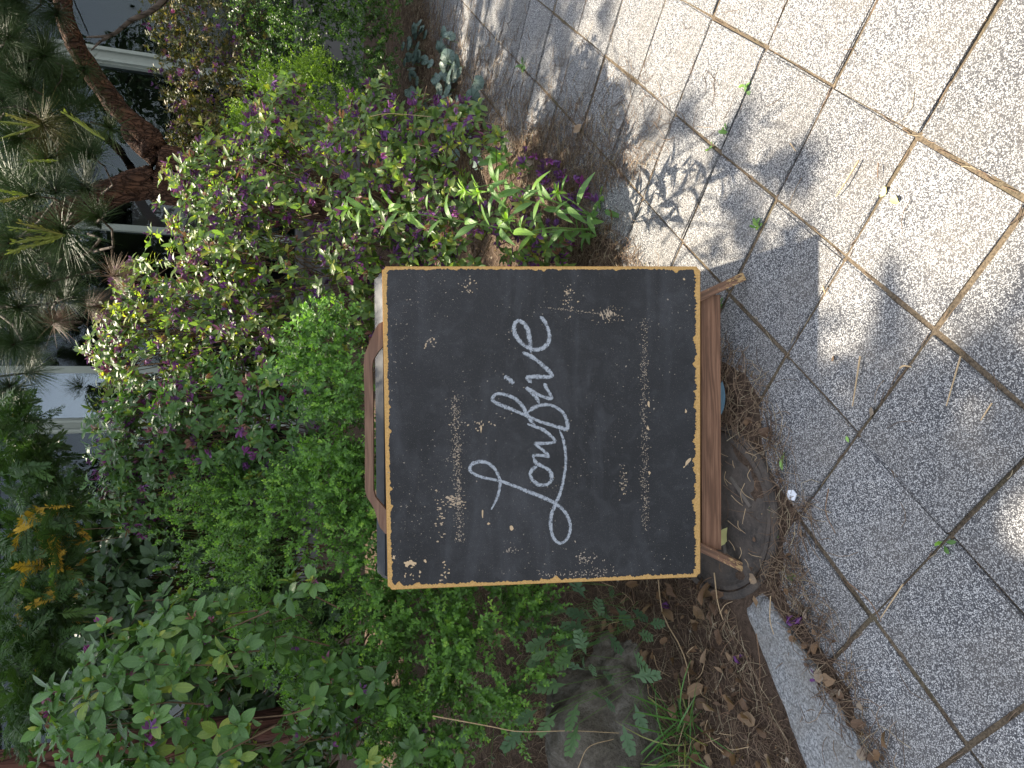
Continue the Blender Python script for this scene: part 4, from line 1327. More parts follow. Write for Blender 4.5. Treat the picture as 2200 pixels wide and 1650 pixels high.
    # mugwort
    for k, (x0, y0, Y, n, lab) in enumerate(((1235, 1300, 2.12, 16, 'dark mugwort with cut leaves directly left of the chalkboard'), (1290, 1360, 2.0, 16, 'dark mugwort with cut leaves standing over the dead leaves'), (1260, 1480, 2.0, 16, 'dark mugwort with cut leaves against the boulder'))):
        c = at(x0, y0, Y)
        pl = Plant('mugwort', (c[0], c[1], 0.0), lab, 'weed', 'mugwort plants')
        p = c + r.randn(n, 3) * [0.07, 0.05, 0.09]
        p[:, 2] = np.maximum(p[:, 2], 0.05)
        d = nrm((p - [c[0], c[1] + 0.05, max(0.02, c[2] - 0.12)]) * [1.6, 1, 1] + 0.03 * r.randn(n, 3) + [0, -0.03, 0])
        pl.add('leaf', 'foliage', TPL['mug'], M_mug, frame(d, np.array([0, -0.7, 0.8]) + 0.25 * r.randn(n, 3)) * (0.075 + 0.035 * r.rand(n))[:, None, None], p, r.rand(n))
        base = np.repeat([[c[0], c[1] + 0.03, 0.0]], n, 0) + 0.01 * r.randn(n, 3)
        pl.stems(np.stack([p, p * 0.7 + base * 0.3 + [0, 0.01, 0], p * 0.5 + base * 0.5 + [0, 0.02, 0]], 1), 0.001, M_stem_g)

    # grass
    for (x0, y0, n, L, lab) in ((1480, 1600, 75, 0.26, 'tuft of long thin grass between the boulder and the kerb'), (1440, 1700, 50, 0.24, 'tuft of thin grass cut off by the left edge of the view')):
        g = ground(x0, y0)
        pl = Plant('grass_tuft', (g[0], g[1], 0.0), lab, 'grass', 'grass tufts')
        d = nrm(np.c_[0.25 + 0.55 * r.randn(n), 0.1 + 0.5 * r.randn(n), 0.55 + 0.4 * r.rand(n)])
        p = np.repeat([[g[0], g[1], 0.0]], n, 0) + r.randn(n, 3) * [0.045, 0.035, 0]
        pl.add('blade', 'blades', TPL['blade'], M_grass, frame(d, np.array([0, 0, 1.0]) + 0.3 * r.randn(n, 3)) * np.array([0.7, 1, 1]) * (L * (0.6 + 0.6 * r.rand(n)))[:, None, None], p, r.rand(n))
    # seedlings in the joints and by the cover
    seeds = [((1676, 1142), 5, .035, 'green seedling with round leaves at the rim of the drain cover'), ((1665, 1098), 12, .03, 'small grass sprout beside the drain cover rim'), ((1580, 903), 5, .04, 'small grass sprout in straw beside the blue grey leaf'),
             ((2025, 1172), 4, .03, 'green seedling in a joint at the lower left of the pavement'), ((1632, 484), 6, .035, 'green seedling in a sunny joint right of the chalkboard leg'), ((1525, 320), 4, .025, 'tiny green seedling at a joint crossing in the sun'),
             ((1602, 195), 6, .03, 'green seedling in the long sunny joint at the right'), ((1562, 285), 5, .028, 'second green seedling lower along the same sunny joint'), ((1125, 140), 8, .06, 'leafy seedling in the shaded joint near the pine straw'), ((1553, 655), 5, .025, 'tiny seedling behind the right leg of the chalkboard'),
             ((1598, 1443), 4, .03, 'clover seedling beside the kerb stone'), ((1702, 1234), 5, .03, 'small seedling in the gap between drain cover and slabs'), ((1292, 430), 6, .06, 'broad leafed seedling at the foot of the tall weed')]
    for (x0, y0), n, L, lab in seeds:
        g = ground(x0, y0)
        pl = Plant('seedling', (g[0], g[1], 0.0), lab, 'weed', 'seedlings in cracks')
        d = nrm(np.c_[r.randn(n), r.randn(n), 0.35 + 0.5 * r.rand(n)])
        grassy = 'grass' in lab
        pl.add('leaf', 'foliage', TPL['blade'] if grassy else TPL['spoon'], M_grass if grassy else M_weed, frame(d, np.array([0, 0, 1.0]) + 0 * d) * (np.array([2.2, 1, 1]) if grassy else 1) * (L * 0.75 * (0.7 + 0.5 * r.rand(n)))[:, None, None], np.repeat([[g[0], g[1], 0.003]], n, 0) + r.randn(n, 3) * [.006, .006, 0], r.rand(n) * 0.8)


m_ = MT('silver_veined_leaf')
ti_, ac_, al_, _, _ = m_.attr()
vein_ = m_.ramp(ac_, [(0.0, 1.0), (0.28, 0.0)])
cc_ = m_.mix(vein_, m_.mix(ti_, (0.075, 0.115, 0.095), (0.13, 0.18, 0.155)), (0.03, 0.055, 0.04))
M_silver2 = m_.done(m_.pbr(cc_, 0.5, None, 0.35))

small_plants()
build_plants()


# ------------------------------------------------------------------ litter
def scatter_litter():
    r = np.random.RandomState(71)
    # pine straw: density over the bed edge, in drifts at the right
    n = 230000
    X = np.concatenate([r.uniform(-1.7, 1.2, n // 2), r.uniform(0.3, 4.2, n // 2)])
    Yv = np.concatenate([r.uniform(0.6, 3.3, n // 2), r.uniform(2.0, 6.2, n // 2)])
    sd = edge_dist(X, Yv)
    p = np.stack([X, Yv], -1)
    dens = np.where(sd < 0.03, np.exp(-((sd - 0.03) / 0.06) ** 2), np.exp(-((sd - 0.1) / 0.2) ** 2)) * (0.75 + 0.5 * vnoise(p, 5, 12))
    dens += np.where((sd > 0.1) & (sd < 2.2), 0.4, 0)
    right = (X > 0.75)
    dens += np.where(right, 1.4 * np.exp(-((sd - 0.12) / 0.36) ** 2), 0)
    dens += np.where(sd < -0.12, 0.002, 0)
    dens *= np.where((np.hypot(X + 0.38, Yv - 1.757) < 0.262), 0.012, 1)
    kerb = spline([(-0.62, 1.61, 0), (-0.68, 1.55, 0), (-0.8, 1.44, 0), (-0.94, 1.32, 0), (-1.2, 1.0, 0)], 30)[:, :2]
    dk = np.min(np.linalg.norm(p[:, None] - kerb[None], axis=2), axis=1) if n < 5000 else np.concatenate([np.min(np.linalg.norm(q[:, None] - kerb[None], axis=2), axis=1) for q in np.array_split(p, 40)])
    dens *= np.where(dk < 0.1, 0.012, 1)
    keep = r.rand(n) < dens * np.where(X < 0, np.where(sd < 0.1, 0.36, 0.55), 0.3)
    X, Yv, sd = X[keep], Yv[keep], sd[keep]
    # straw caught in the joints
    T_, al = 0.3, math.radians(-40.314)
    di = np.array([math.cos(al), math.sin(al)]); dj = np.array([math.sin(al), -math.cos(al)])
    o = np.array([-0.31612, 1.01619])
    m = 3400
    k = r.randint(-5, 7, m) * T_
    t = r.uniform(-5.2, 2.2, m)
    horiz = r.rand(m) < 0.5
    q = np.where(horiz[:, None], o + di * k[:, None] + dj * t[:, None], o + dj * (np.round(t / T_) * T_)[:, None] + di * r.uniform(-1.5, 2.1, m)[:, None])
    ang = np.where(horiz, math.atan2(dj[1], dj[0]), math.atan2(di[1], di[0])) + 0.18 * r.randn(m)
    q = q + r.randn(m, 2) * 0.004
    jk = (edge_dist(q[:, 0], q[:, 1]) < 0.02) & (r.rand(m) < 0.5 + 0.5 * vnoise(q, 3.0, 9))
    q, ang = q[jk], ang[jk]
    n1 = len(X)
    P = np.c_[np.concatenate([X, q[:, 0]]), np.concatenate([Yv, q[:, 1]])]
    N = len(P)
    th = np.concatenate([r.rand(n1) * 6.283, ang])
    L = np.concatenate([0.055 + 0.05 * r.rand(n1), 0.02 + 0.03 * r.rand(len(q))])
    d = np.c_[np.cos(th), np.sin(th)]
    nrm2 = np.c_[-d[:, 1], d[:, 0]]
    cv = r.randn(N) * 0.012
    cv[n1:] *= 0.15
    pts = []
    for s in (-0.5, -0.17, 0.17, 0.5):
        w = P + d * (s * L)[:, None] + nrm2 * (cv * (1 - 4 * s * s))[:, None]
        z = np.maximum(bed_height(w[:, 0], w[:, 1]), np.where(np.arange(N) < n1, 0.0, -0.006)) + 0.0015
        pile = np.concatenate([0.022 * np.exp(-((sd - 0.1) / 0.3) ** 2) * r.rand(n1), np.full(N - n1, 0.002)])
        pts.append(np.c_[w, z + pile + 0.004 * r.rand(N) * (s + 0.5)])
    V, T, D = tubes(np.stack(pts, 1), np.array([0.0008, 0.0009, 0.0009, 0.0005])[None] * np.where(P[:, 1] > 3, 1.35, 1.0)[:, None], 3)
    o_ = from_np('pine_straw_litter', V, T, M_litter, data=D)
    tag(o_, 'brown fallen pine needles drifted along the edge of the bed and in the joints', 'pine straw', kind='stuff')
    # crumbs of leaf and bark
    m = 16000
    X, Yv = r.uniform(-1.8, 3.2, m), r.uniform(0.8, 5.4, m)
    sd = edge_dist(X, Yv)
    kp = r.rand(m) < np.where(np.hypot(X + 0.38, Yv - 1.757) < 0.262, 0.06, 1) * np.where((sd > -0.03) & (sd < 0.9), 0.8, 0)
    kp &= np.min(np.linalg.norm(np.stack([X, Yv], -1)[:, None] - kerb[None], axis=2), axis=1) > 0.08
    X, Yv = X[kp], Yv[kp]
    m = len(X)
    z = np.maximum(bed_height(X, Yv), 0) + 0.004 + 0.012 * r.rand(m)
    Mx = frame(nrm(r.randn(m, 3) * [1, 1, 0.3]), np.array([0, 0, 1.0]) + 0.5 * r.randn(m, 3)) * (0.006 + 0.02 * r.rand(m) ** 2)[:, None, None]
    v, T, d = TPL['dead'][0]
    VV = (np.einsum('nij,kj->nki', Mx, v) + np.c_[X, Yv, z][:, None]).reshape(-1, 3)
    TT = (T[None] + (np.arange(m) * len(v))[:, None, None]).reshape(-1, 3)
    ld = np.ones((m, len(v), 4)); ld[..., 0] = r.rand(m)[:, None]; ld[..., 1:3] = d
    o_ = from_np('leaf_crumbs', VV, TT, M_dead, data=ld.reshape(-1, 4))
    tag(o_, 'small brown crumbs of leaf and bark over the soil', 'litter', kind='stuff')


def loose():
    r = np.random.RandomState(81)
    meshes = {}

    def leaf(name, x, y, size, tp, mat, tint, label, cat, group=None, z=0.006, tilt=0.3, rot=None, sx=1.0):
        g = ground(x, y)
        key = (id(tp), mat.name, int(tint * 8))
        if key not in meshes:
            v, T, d = tp
            meshes[key] = np_mesh(name, v - [0, 0.5, 0], T, mat, np.c_[np.full(len(v), tint), d, np.ones(len(v))])
        o = bpy.data.objects.new(name, meshes[key])
        C.objects.link(o)
        h = max(float(bed_height(g[0], g[1])), 0.0)
        o.location = (g[0], g[1], h + z + 0.12 * size)
        o.rotation_euler = (tilt * r.randn(), tilt * r.randn(), r.rand() * 6.28 if rot is None else rot)
        o.scale = (size * sx, size, size)
        return tag(o, label, cat, group)
    # dead leaves over the litter left of the board
    for k in range(120):
        x, y = r.uniform(1300, 1690), r.uniform(1230, 1645)
        if x > np.interp(y, [1190, 1300, 1366, 1500, 1640], [1600, 1585, 1600, 1650, 1710]) - 12: continue
        tn, q = r.randint(3), r.randint(5)
        big = r.rand()
        lab = ('large ' if big > 0.66 else 'small ' if big < 0.33 else '') + ('dark brown', 'mid brown', 'tan')[tn] + (' flat', ' bent', ' narrow folded', ' twisted', ' broad')[q] + ' dead leaf '
        lab += 'beside the grass tuft' if y > 1510 else 'near the bottom corner of the chalkboard' if y < 1330 and x > 1430 else 'under the mugwort' if x < 1420 else 'on the litter beside the kerb stone'
        leaf('dead_leaf', x, y, 0.032 + 0.034 * big, TPL['dead'][q], M_dead, (0.08, 0.34, 0.62)[tn] + 0.12 * r.rand(), lab, 'leaf', 'dead leaves left of the chalkboard', 0.012, 0.5, None, 0.6 + 0.35 * r.rand())
    for k in range(26):
        t = r.rand()
        x, y = np.interp(t, [0, .3, 1], [1690, 1740, 1890]) + 14 * r.randn(), np.interp(t, [0, .3, 1], [1240, 1390, 1620]) + 14 * r.randn()
        tn, q = r.randint(3), r.randint(5)
        leaf('dead_leaf', x, y, 0.022 + 0.018 * r.rand(), TPL['dead'][q], M_dead, (0.08, 0.4, 0.85)[tn] + 0.1 * r.rand(), 'small ' + ('dark brown', 'mid brown', 'pale tan')[tn] + (' flat', ' bent', ' narrow folded', ' twisted', ' broad')[q] + ' dead leaf at ' + ('the tip' if t < 0.34 else 'the middle' if t < 0.67 else 'the near end') + ' of the kerb stone', 'leaf', 'dead leaves along the kerb', 0.01)
    for k in range(34):
        x, y = r.uniform(1120, 1360), r.uniform(180, 560)
        if edge_dist(*ground(x, y)[:2]) < -0.12 or edge_dist(*ground(x, y)[:2]) > 0.4: continue
        tn, q = r.randint(3), r.randint(5)
        leaf('dead_leaf', x, y, 0.03 + 0.02 * r.rand(), TPL['dead'][q], M_dead, (0.08, 0.4, 0.85)[tn] + 0.1 * r.rand(), ('dark brown', 'mid brown', 'pale tan')[tn] + (' flat', ' bent', ' narrow folded', ' twisted', ' broad')[q] + ' dead leaf in the pine straw ' + ('behind' if x < 1200 else 'in front of') + ' the tall weed', 'leaf', 'dead leaves right of the chalkboard', 0.014)
    for k in range(75):
        x, y = 1195 + 55 * r.randn(), 400 + 75 * r.randn()
        g = ground(x, y)
        if not (-0.1 < edge_dist(g[0], g[1]) < 0.5): continue
        leaf('fallen_flower', x, y, 0.03 + 0.012 * r.rand(), TPL['flower'][k % 6], M_flower, [0.1, 0.3, 0.45, 0.68][k % 4], ('dusky violet', 'purple', 'light purple', 'magenta')[k % 4] + ' withered fallen flower ' + ('at the foot of the tall weed' if y > 440 else 'under the right edge of the azalea' if x < 1180 else 'on the slab edge below the azalea' if x > 1240 else 'on the pine straw below the azalea'), 'flower', 'fallen flowers right of the chalkboard', 0.016, 1.2)
    for k, (x, y) in enumerate(((1712, 1333), (1725, 1330), (1770, 1455), (1600, 1415), (1385, 1560), (1395, 1590), (1400, 1570), (1440, 1300), (1330, 1290))):
        leaf('fallen_flower', x, y, 0.03, TPL['flower'][k % 6], M_flower, 0.3, 'withered purple flower fallen in the litter near the kerb stone', 'flower', 'fallen flowers near the kerb', 0.012, 1.2)
    # single ones that stand out
    blue = flat_mat('blue_grey_leaf', (0.15, 0.25, 0.31), 0.5, 0.3, 0.2, 60)
    leaf('fallen_leaf', 1572, 854, 0.1, leaf_tpl(1, 0.36, 5, 0.3, 0.05, 0.1, 0.5, 0.8), blue, 0.5, 'smooth blue grey lance shaped leaf lying against the bottom rail of the chalkboard', 'leaf', None, 0.012, 0.08, math.radians(-90 - 3), 1.0)
    yel = flat_mat('yellow_leaf', (0.55, 0.52, 0.22), 0.6, 0.3, 0.15, 60)
    leaf('fallen_leaf', 1577, 1151, 0.062, leaf_tpl(1, 0.5, 4, 0.5, 0.2, 0.2, 0.55, 0.6, wav=0.2, seed=5), yel, 0.5, 'torn pale yellow leaf on the drain cover', 'leaf', None, 0.02, 0.15, math.radians(-110))
    grn = flat_mat('green_fallen_leaf', (0.24, 0.42, 0.1), 0.5, 0.3, 0.15, 60)
    leaf('fallen_leaf', 1688, 988, 0.055, leaf_tpl(1, 0.34, 4, 0.5, 0.2, 0.3), grn, 0.5, 'fresh green fallen leaf on the slab below the drain cover', 'leaf', None, 0.006, 0.15, math.radians(-80))
    leaf('fallen_leaf', 1824, 944, 0.018, leaf_tpl(1, 0.5, 3), grn, 0.5, 'tiny green leaf at the joint crossing in front of the chalkboard', 'leaf', None, 0.004, 0.1)
    leaf('dead_leaf', 1535, 1265, 0.1, TPL['dead'][2], M_dead, 0.45, 'large rolled up brown leaf beside the left leg of the chalkboard', 'leaf', None, 0.02, 0.15, math.radians(-100), 0.8)
    leaf('dead_leaf', 1638, 1243, 0.05, TPL['dead'][3], M_dead, 0.8, 'pale tan dead leaf at the end of the kerb stone', 'leaf', None, 0.03, 0.15, 0.5)
    leaf('dead_leaf', 1647, 1290, 0.04, TPL['dead'][3], M_dead, 0.6, 'orange brown dead leaf lying on the tip of the kerb stone', 'leaf', None, 0.035, 0.2, 1.5)
    leaf('dead_leaf', 1652, 932, 0.05, TPL['dead'][0], M_dead, 0.1, 'dark brown dead leaf between the slabs and the drain cover', 'leaf', None, 0.01, 0.1, 0.9)
    leaf('dead_leaf', 1872, 886, 0.032, TPL['dead'][3], M_dead, 0.9, 'greyish dead leaf on a joint crossing in front of the chalkboard', 'leaf', None, 0.006, 0.15, 1.0)
    leaf('dead_leaf', 1905, 1584, 0.045, TPL['dead'][2], M_dead, 0.4, 'rolled brown leaf alone on the slab at the lower left', 'leaf', None, 0.008, 0.1, -0.9)
    leaf('dead_leaf', 1796, 1455, 0.04, TPL['dead'][4], M_dead, 0.5, 'tan dead leaf on the edge of a slab beside the kerb stone', 'leaf', None, 0.008, 0.1, 0.2)
    leaf('dead_leaf', 1250, 278, 0.05, TPL['dead'][1], M_dead, 0.75, 'triangular tan dead leaf on the joint in the shade right of the tall weed', 'leaf', None, 0.008, 0.15, 0.4)
    leaf('dead_leaf', 1895, 413, 0.035, TPL['dead'][3], yel, 0.5, 'crumpled yellow leaf on the sunny joint at the right', 'leaf', None, 0.002, 0.1, 0.4)
    leaf('dead_leaf', 1925, 430, 0.026, TPL['dead'][0], yel, 0.5, 'small yellow leaf on the sunny slab next to the crumpled one', 'leaf', None, 0.001, 0.1, 2.0)
    leaf('dead_leaf', 1790, 770, 0.022, TPL['dead'][3], M_dead, 0.55, 'tiny brown leaf in the middle of a dappled slab', 'leaf', None, 0.005, 0.2, 0.3)
    # white scrap of paper
    b = bmesh.new()
    pts = [(-0.014, -0.01), (0.003, -0.016), (0.014, -0.006), (0.011, 0.008), (0.0, 0.015), (-0.012, 0.009)]
    g = ground(1700, 1063, 0.012)
    f = b.faces.new([b.verts.new((g[0] + x, g[1] + y, 0.012 + 0.006 * math.sin(x * 300) * math.cos(y * 200))) for x, y in pts])
    bmesh.ops.triangulate(b, faces=[f])
    ex = bmesh.ops.extrude_face_region(b, geom=b.faces[:])
    bmesh.ops.translate(b, vec=(0, 0, 0.003), verts=[v for v in ex['geom'] if isinstance(v, bmesh.types.BMVert)])
    tag(from_bm('paper_scrap', b, flat_mat('white_scrap', (0.72, 0.74, 0.78), 0.7)), 'small crumpled white scrap beside the drain cover', 'scrap')

    # straws and twigs
    straw = flat_mat('dry_straw', (0.46, 0.33, 0.19), 0.6, 0.3, 0.25, 90)
    dark = flat_mat('brown_straw', (0.2, 0.12, 0.07), 0.7, 0.3, 0.3, 90)

    def stick(pts, rad, label, m=straw, z=0.006, group=None, Y=None):
        P = []
        for i, q in enumerate(pts):
            p = at(q[0], q[1], Y) if Y else ground(q[0], q[1], z)
            if not Y: p[2] = max(float(bed_height(p[0], p[1])), 0) + z + 0.004 * (i % 2)
            P.append(p)
        V, T, D = tubes(spline(P, 14)[None], np.linspace(rad, rad * 0.6, 14)[None], 6)
        tag(from_np('straw', V, T, m, data=D), label, 'straw', group)
    stick([(1848, 1040 - 275), (1834, 873)], 0.0022, 'pale straight straw on the dappled slab in front of the chalkboard')
    stick([(2064, 765), (2036, 872)], 0.002, 'straight pale straw on the second slab row in front of the chalkboard')
    stick([(2131, 866), (2110, 903)], 0.0018, 'short pale straw at the bottom edge of the dappled slab')
    stick([(1845, 345), (1820, 390), (1796, 423)], 0.0022, 'long pale straw on the sunny slab at the right')
    stick([(1887, 350), (1888, 382)], 0.0015, 'short reddish straw on the sunny slab at the right', dark)
    stick([(1698, 308), (1712, 325)], 0.0018, 'short curved white straw in the sunny joint at the top right')
    stick([(1934, 790), (1945, 786), (1958, 788)], 0.0024, 'short curved tan straw on the joint in front of the chalkboard')
    stick([(1768, 615), (1776, 632)], 0.0026, 'short tan straw in the joint right of the chalkboard leg')
    stick([(1940, 1255), (1895, 1327)], 0.002, 'pale straw crossing the joint at the lower left', z=0.01)
    stick([(1820, 1250), (1870, 1290), (1893, 1335)], 0.0016, 'long thin brown straw lying over the slabs at the lower left', dark)
    stick([(1780, 1050), (1777, 1100), (1795, 1146)], 0.0016, 'thin brown bent stem on the slab below the drain cover', dark)
    stick([(1418, 1245), (1430, 1320), (1462, 1390), (1483, 1450), (1480, 1530), (1470, 1590), (1472, 1645)], 0.0022, 'long pale bent straw running down over the dead leaves to the grass', z=0.02)
    stick([(1538, 1230), (1550, 1290), (1560, 1330)], 0.0022, 'pale straw beside the rolled brown leaf', z=0.02)
    stick([(930, 1538), (1050, 1560), (1120, 1572), (1230, 1570), (1330, 1575)], 0.0016, 'thin tan stem arching across the face of the boulder', Y=1.95)
    stick([(1242, 1650), (1265, 1605), (1318, 1588)], 0.0014, 'short tan stem leaning on the lower part of the boulder', Y=1.93)
    stick([(1658, 1280), (1662, 1330), (1666, 1362)], 0.0016, 'pale straw lying on the upper end of the kerb stone', z=0.024)
    stick([(1630, 1360), (1640, 1420), (1638, 1475)], 0.0013, 'thin brown straw lying along the kerb stone', dark, z=0.024)
    for (a, c, d_) in (((795, 250), (860, 245), (1080, 268)), ((890, 310), (960, 318), (1045, 290)), ((930, 550), (1000, 575), (1075, 572))):
        stick([a, c, d_], 0.0014, 'thin tan stalk arching out of the azalea over the silver leaves' if a[1] == 250 else ('thin tan stalk crossing in front of the sunlit azalea' if a[1] == 310 else 'thin tan stalk slanting behind the right edge of the chalkboard'), Y=2.75)
    for k in range(60):
        x, y = r.uniform(1330, 1640), r.uniform(1230, 1640)
        a = r.rand() * 6.28
        l = r.uniform(20, 60)
        q = [(x, y), (x + l * math.cos(a) / 2 + 5 * r.randn(), y + l * math.sin(a) / 2 + 5 * r.randn()), (x + l * math.cos(a), y + l * math.sin(a))]
        if max(p[0] for p in q) > np.interp(y, [1230, 1366, 1500, 1640], [1580, 1595, 1640, 1700]): continue
        stick(q, 0.0011, ('short ' if l < 34 else 'long ') + ('pale' if k % 2 else 'brown') + ' straw tangled in the litter ' + ('beside the grass tuft' if y > 1500 else 'beside the kerb stone' if x > 1500 else 'under the mugwort' if x < 1410 else 'below the left edge of the chalkboard'), straw if k % 2 else dark, 0.02, 'straws in the litter left of the chalkboard')
    for k in range(26):
        x, y = r.uniform(1545, 1630), r.uniform(960, 1210)
        if np.hypot(*(ground(x, y)[:2] - np.array([-0.38, 1.757]))) > 0.24: continue
        a = 1.0 + 0.6 * r.randn()
        l = r.uniform(15, 55)
        stick([(x, y), (x + l * math.cos(a) / 2 + 3 * r.randn(), y + l * math.sin(a) / 2), (x + l * math.cos(a), y + l * math.sin(a))], 0.0009, ('short ' if l < 32 else 'long ') + ('pale' if k % 3 else 'brown') + ' fine stem on the drain cover ' + ('near the left leg' if y > 1130 else 'below the rail' if x < 1590 else 'towards its outer rim'), straw if k % 3 else dark, 0.019, 'stems on the drain cover')


scatter_litter()
loose()


# ------------------------------------------------------------------ the chalkboard
def make_sign():
    F1, F2 = ground(1605, 1222), ground(1607, 590)
    e = nrm(F2 - F1)
    bk = np.cross([0, 0, 1], e)
    L = math.radians(20)
    up = np.array([0, 0, 1]) * math.cos(L) + bk * math.sin(L)
    n = np.cross(e, up)
    P0 = F1 + n * 0.018

    def on(x, y, h=0.0):
        """point of the front face seen at a pixel, lifted h off it"""
        d = ray(x, y)
        p0 = P0 + n * h
        return EYEP + d * (np.dot(p0 - EYEP, n) / np.dot(d, n))
    cl = [on(833, 1268), on(820, 572), on(1505, 572), on(1505, 1240)]     # TL TR BR BL
    mid = (F1 + F2) / 2
    t = thing('chalkboard_sign', (mid[0], mid[1] + 0.3, 0), 'wooden A frame chalkboard with a white chalk name standing on the pavement edge', 'sign')

    raw = MT('raw_fibreboard')
    co = raw.coord()
    nz = raw.noise(co, 240, 4, 0.7)
    rawm = raw.done(raw.pbr(raw.ramp(nz, [(0.3, (0.42, 0.24, 0.08)), (0.6, (0.6, 0.37, 0.14)), (0.8, (0.7, 0.48, 0.22))]), 0.85, raw.bump(nz, 0.6, 0.003), 0.15))
    pm = MT('chalkboard_paint')
    co = pm.coord()
    n1, n2, n3 = pm.noise(co, 3.0, 4, 0.6, 0.5), pm.noise(co, 330, 3, 0.6), pm.noise(pm.map(co, (1, 1, 1)), 22, 4, 0.6, 1.0)
    colp = pm.mix(pm.ramp(n1, [(0.35, 0.0), (0.7, 1.0)]), (0.023, 0.0235, 0.025), (0.037, 0.038, 0.041))
    colp = pm.mix(pm.ramp(n3, [(0.5, 0.0), (0.8, 0.45)]), colp, (0.07, 0.072, 0.078))
    wipe = pm.noise(pm.map(co, (2.2, 9.0, 9.0)), 1.0, 4, 0.6, 0.8)
    colp = pm.mix(pm.ramp(wipe, [(0.5, 0.0), (0.75, 0.5)]), colp, (0.075, 0.078, 0.086))
    speck = pm.noise(co, 700, 2, 0.6)
    colp = pm.mix(pm.ramp(pm.math('ADD', speck, pm.math('MULTIPLY', n1, 0.1)), [(0.72, 0.0), (0.75, 0.6)]), colp, (0.3, 0.27, 0.25))
    paintm = pm.done(pm.pbr(colp, 0.62, pm.bump(pm.math('ADD', n2, pm.math('MULTIPLY', n3, 0.6)), 0.45, 0.0025), 0.22))
    wood = wood_mat('stained_pine', (0.13, 0.062, 0.034), (0.28, 0.145, 0.084))
    woodw = wood_mat('worn_stained_pine', (0.11, 0.058, 0.034), (0.25, 0.13, 0.078), 0.55)

    # fibreboard core
    th = 0.015
    b = bmesh.new()
    fr = [b.verts.new(p - n * 0.0006) for p in cl]
    bkv = [b.verts.new(p - n * th) for p in cl]
    b.faces.new(fr[::-1]); b.faces.new(bkv)
    for i in range(4): b.faces.new((fr[i], fr[(i + 1) % 4], bkv[(i + 1) % 4], bkv[i]))
    bmesh.ops.bevel(b, geom=[x for x in b.edges if abs(np.dot(nrm(np.array(x.verts[0].co) - np.array(x.verts[1].co)), n)) > 0.9], offset=0.008, segments=4, affect='EDGES')
    bmesh.ops.bevel(b, geom=[x for x in b.edges if len(x.link_faces) == 2 and x.calc_face_angle() > 1.0], offset=0.0022, segments=2, affect='EDGES')
    from_bm('board', b, rawm, t)
    # black paint, chipped back from the edges
    r = np.random.RandomState(91)
    TL, TR, BR, BL = cl

    def side(a, c, inset_v, inset, jag, N, big=0.0):
        s = np.linspace(0.022, 0.978, N)
        nz_ = np.zeros(N)
        for f_, am in ((9, 0.5), (23, 0.5), (61, 0.6), (140, 0.5)):
            k = r.rand(int(f_ * 1.2) + 3)
            nz_ += am * np.interp(s * f_, np.arange(len(k)), k - 0.5)
        nz_ += 0.35 * r.randn(N)
        chip = np.zeros(N)
        if big:
            for c0 in r.rand(int(big)):
                chip += np.exp(-((s - c0) / (0.004 + 0.008 * r.rand())) ** 2) * r.rand() * 0.009
        d = np.maximum(0.0025, inset + jag * nz_ + chip)
        # rounded corners of the painted field
        d = d + 0.012 * np.exp(-np.minimum(s, 1 - s) / 0.011)
        return [a + (c - a) * si + inset_v * di for si, di in zip(s, d)]
    ue, uv = nrm(TR - TL), nrm(BL - TL)
    ring = side(TL, TR, uv, 0.0125, 0.0034, 260, 8) + side(TR, BR, -ue, 0.0088, 0.003, 260, 6) + side(BR, BL, -uv, 0.014, 0.0055, 300, 26) + side(BL, TL, ue, 0.011, 0.0036, 260, 10)
    b = bmesh.new()
    f = b.faces.new([b.verts.new(p) for p in ring])
    bmesh.ops.triangulate(b, faces=[f], ngon_method='EAR_CLIP')
    ex = bmesh.ops.extrude_face_region(b, geom=b.faces[:])
    bmesh.ops.translate(b, vec=-n * 0.0005, verts=[v for v in ex['geom'] if isinstance(v, bmesh.types.BMVert)])
    from_bm('painted_face', b, paintm, t)

    # chips in the paint: small flat shards
    fl = MT('bare_chip')
    nz = fl.noise(fl.coord(), 300, 3)
    rnd = fl.attr()[0]
    flm = fl.done(fl.pbr(fl.ramp(rnd, [(0, (0.16, 0.145, 0.13)), (0.5, (0.34, 0.28, 0.22)), (1, (0.58, 0.42, 0.25))]), 0.85))
    V, T, D = [], [], []

    def chip(x, y, size, el=1.6, ang=None, tone=None, jag=0.5, m=7):
        c = on(x, y, 0.0007 + 0.0001 * r.rand())
        a = r.rand() * 3.14 if ang is None else ang
        ex_, ey_ = e * math.cos(a) + up * math.sin(a), -e * math.sin(a) + up * math.cos(a)
        base = len(V)
        V.append(c)
        tn = r.rand() if tone is None else tone
        D.append((tn, 0, 0, 1))
        for i in range(m):
            q = 6.283 * i / m
            rad = size * (1 + jag * (r.rand() - 0.5) * 2)
            V.append(c + ex_ * math.cos(q) * rad * el + ey_ * math.sin(q) * rad)
            D.append((tn, 0, 0, 1))
        for i in range(m): T.append((base, base + 1 + i, base + 1 + (i + 1) % m))
    for k in range(3600):
        x, y = r.uniform(835, 1490), r.uniform(585, 1235)
        dn = 0.9 if x < 1010 else 0.42
        if r.rand() > dn * (0.6 + 0.6 * math.sin(x * 0.021 + y * 0.013)): continue
        chip(x, y, 0.0005 + 0.0012 * r.rand() ** 5, 1.5, tone=0.3 * r.rand() + 0.1)

    def cluster(x0, y0, sx_, sy_, k, size, tone=None, ang=None, el=1.7):
        for _ in range(int(k * 0.6)):
            chip(x0 + sx_ * r.randn(), y0 + sy_ * r.randn(), size * (0.5 + 0.7 * r.rand()), el, ang, 0.45 + 0.4 * r.rand() if tone is None else tone)

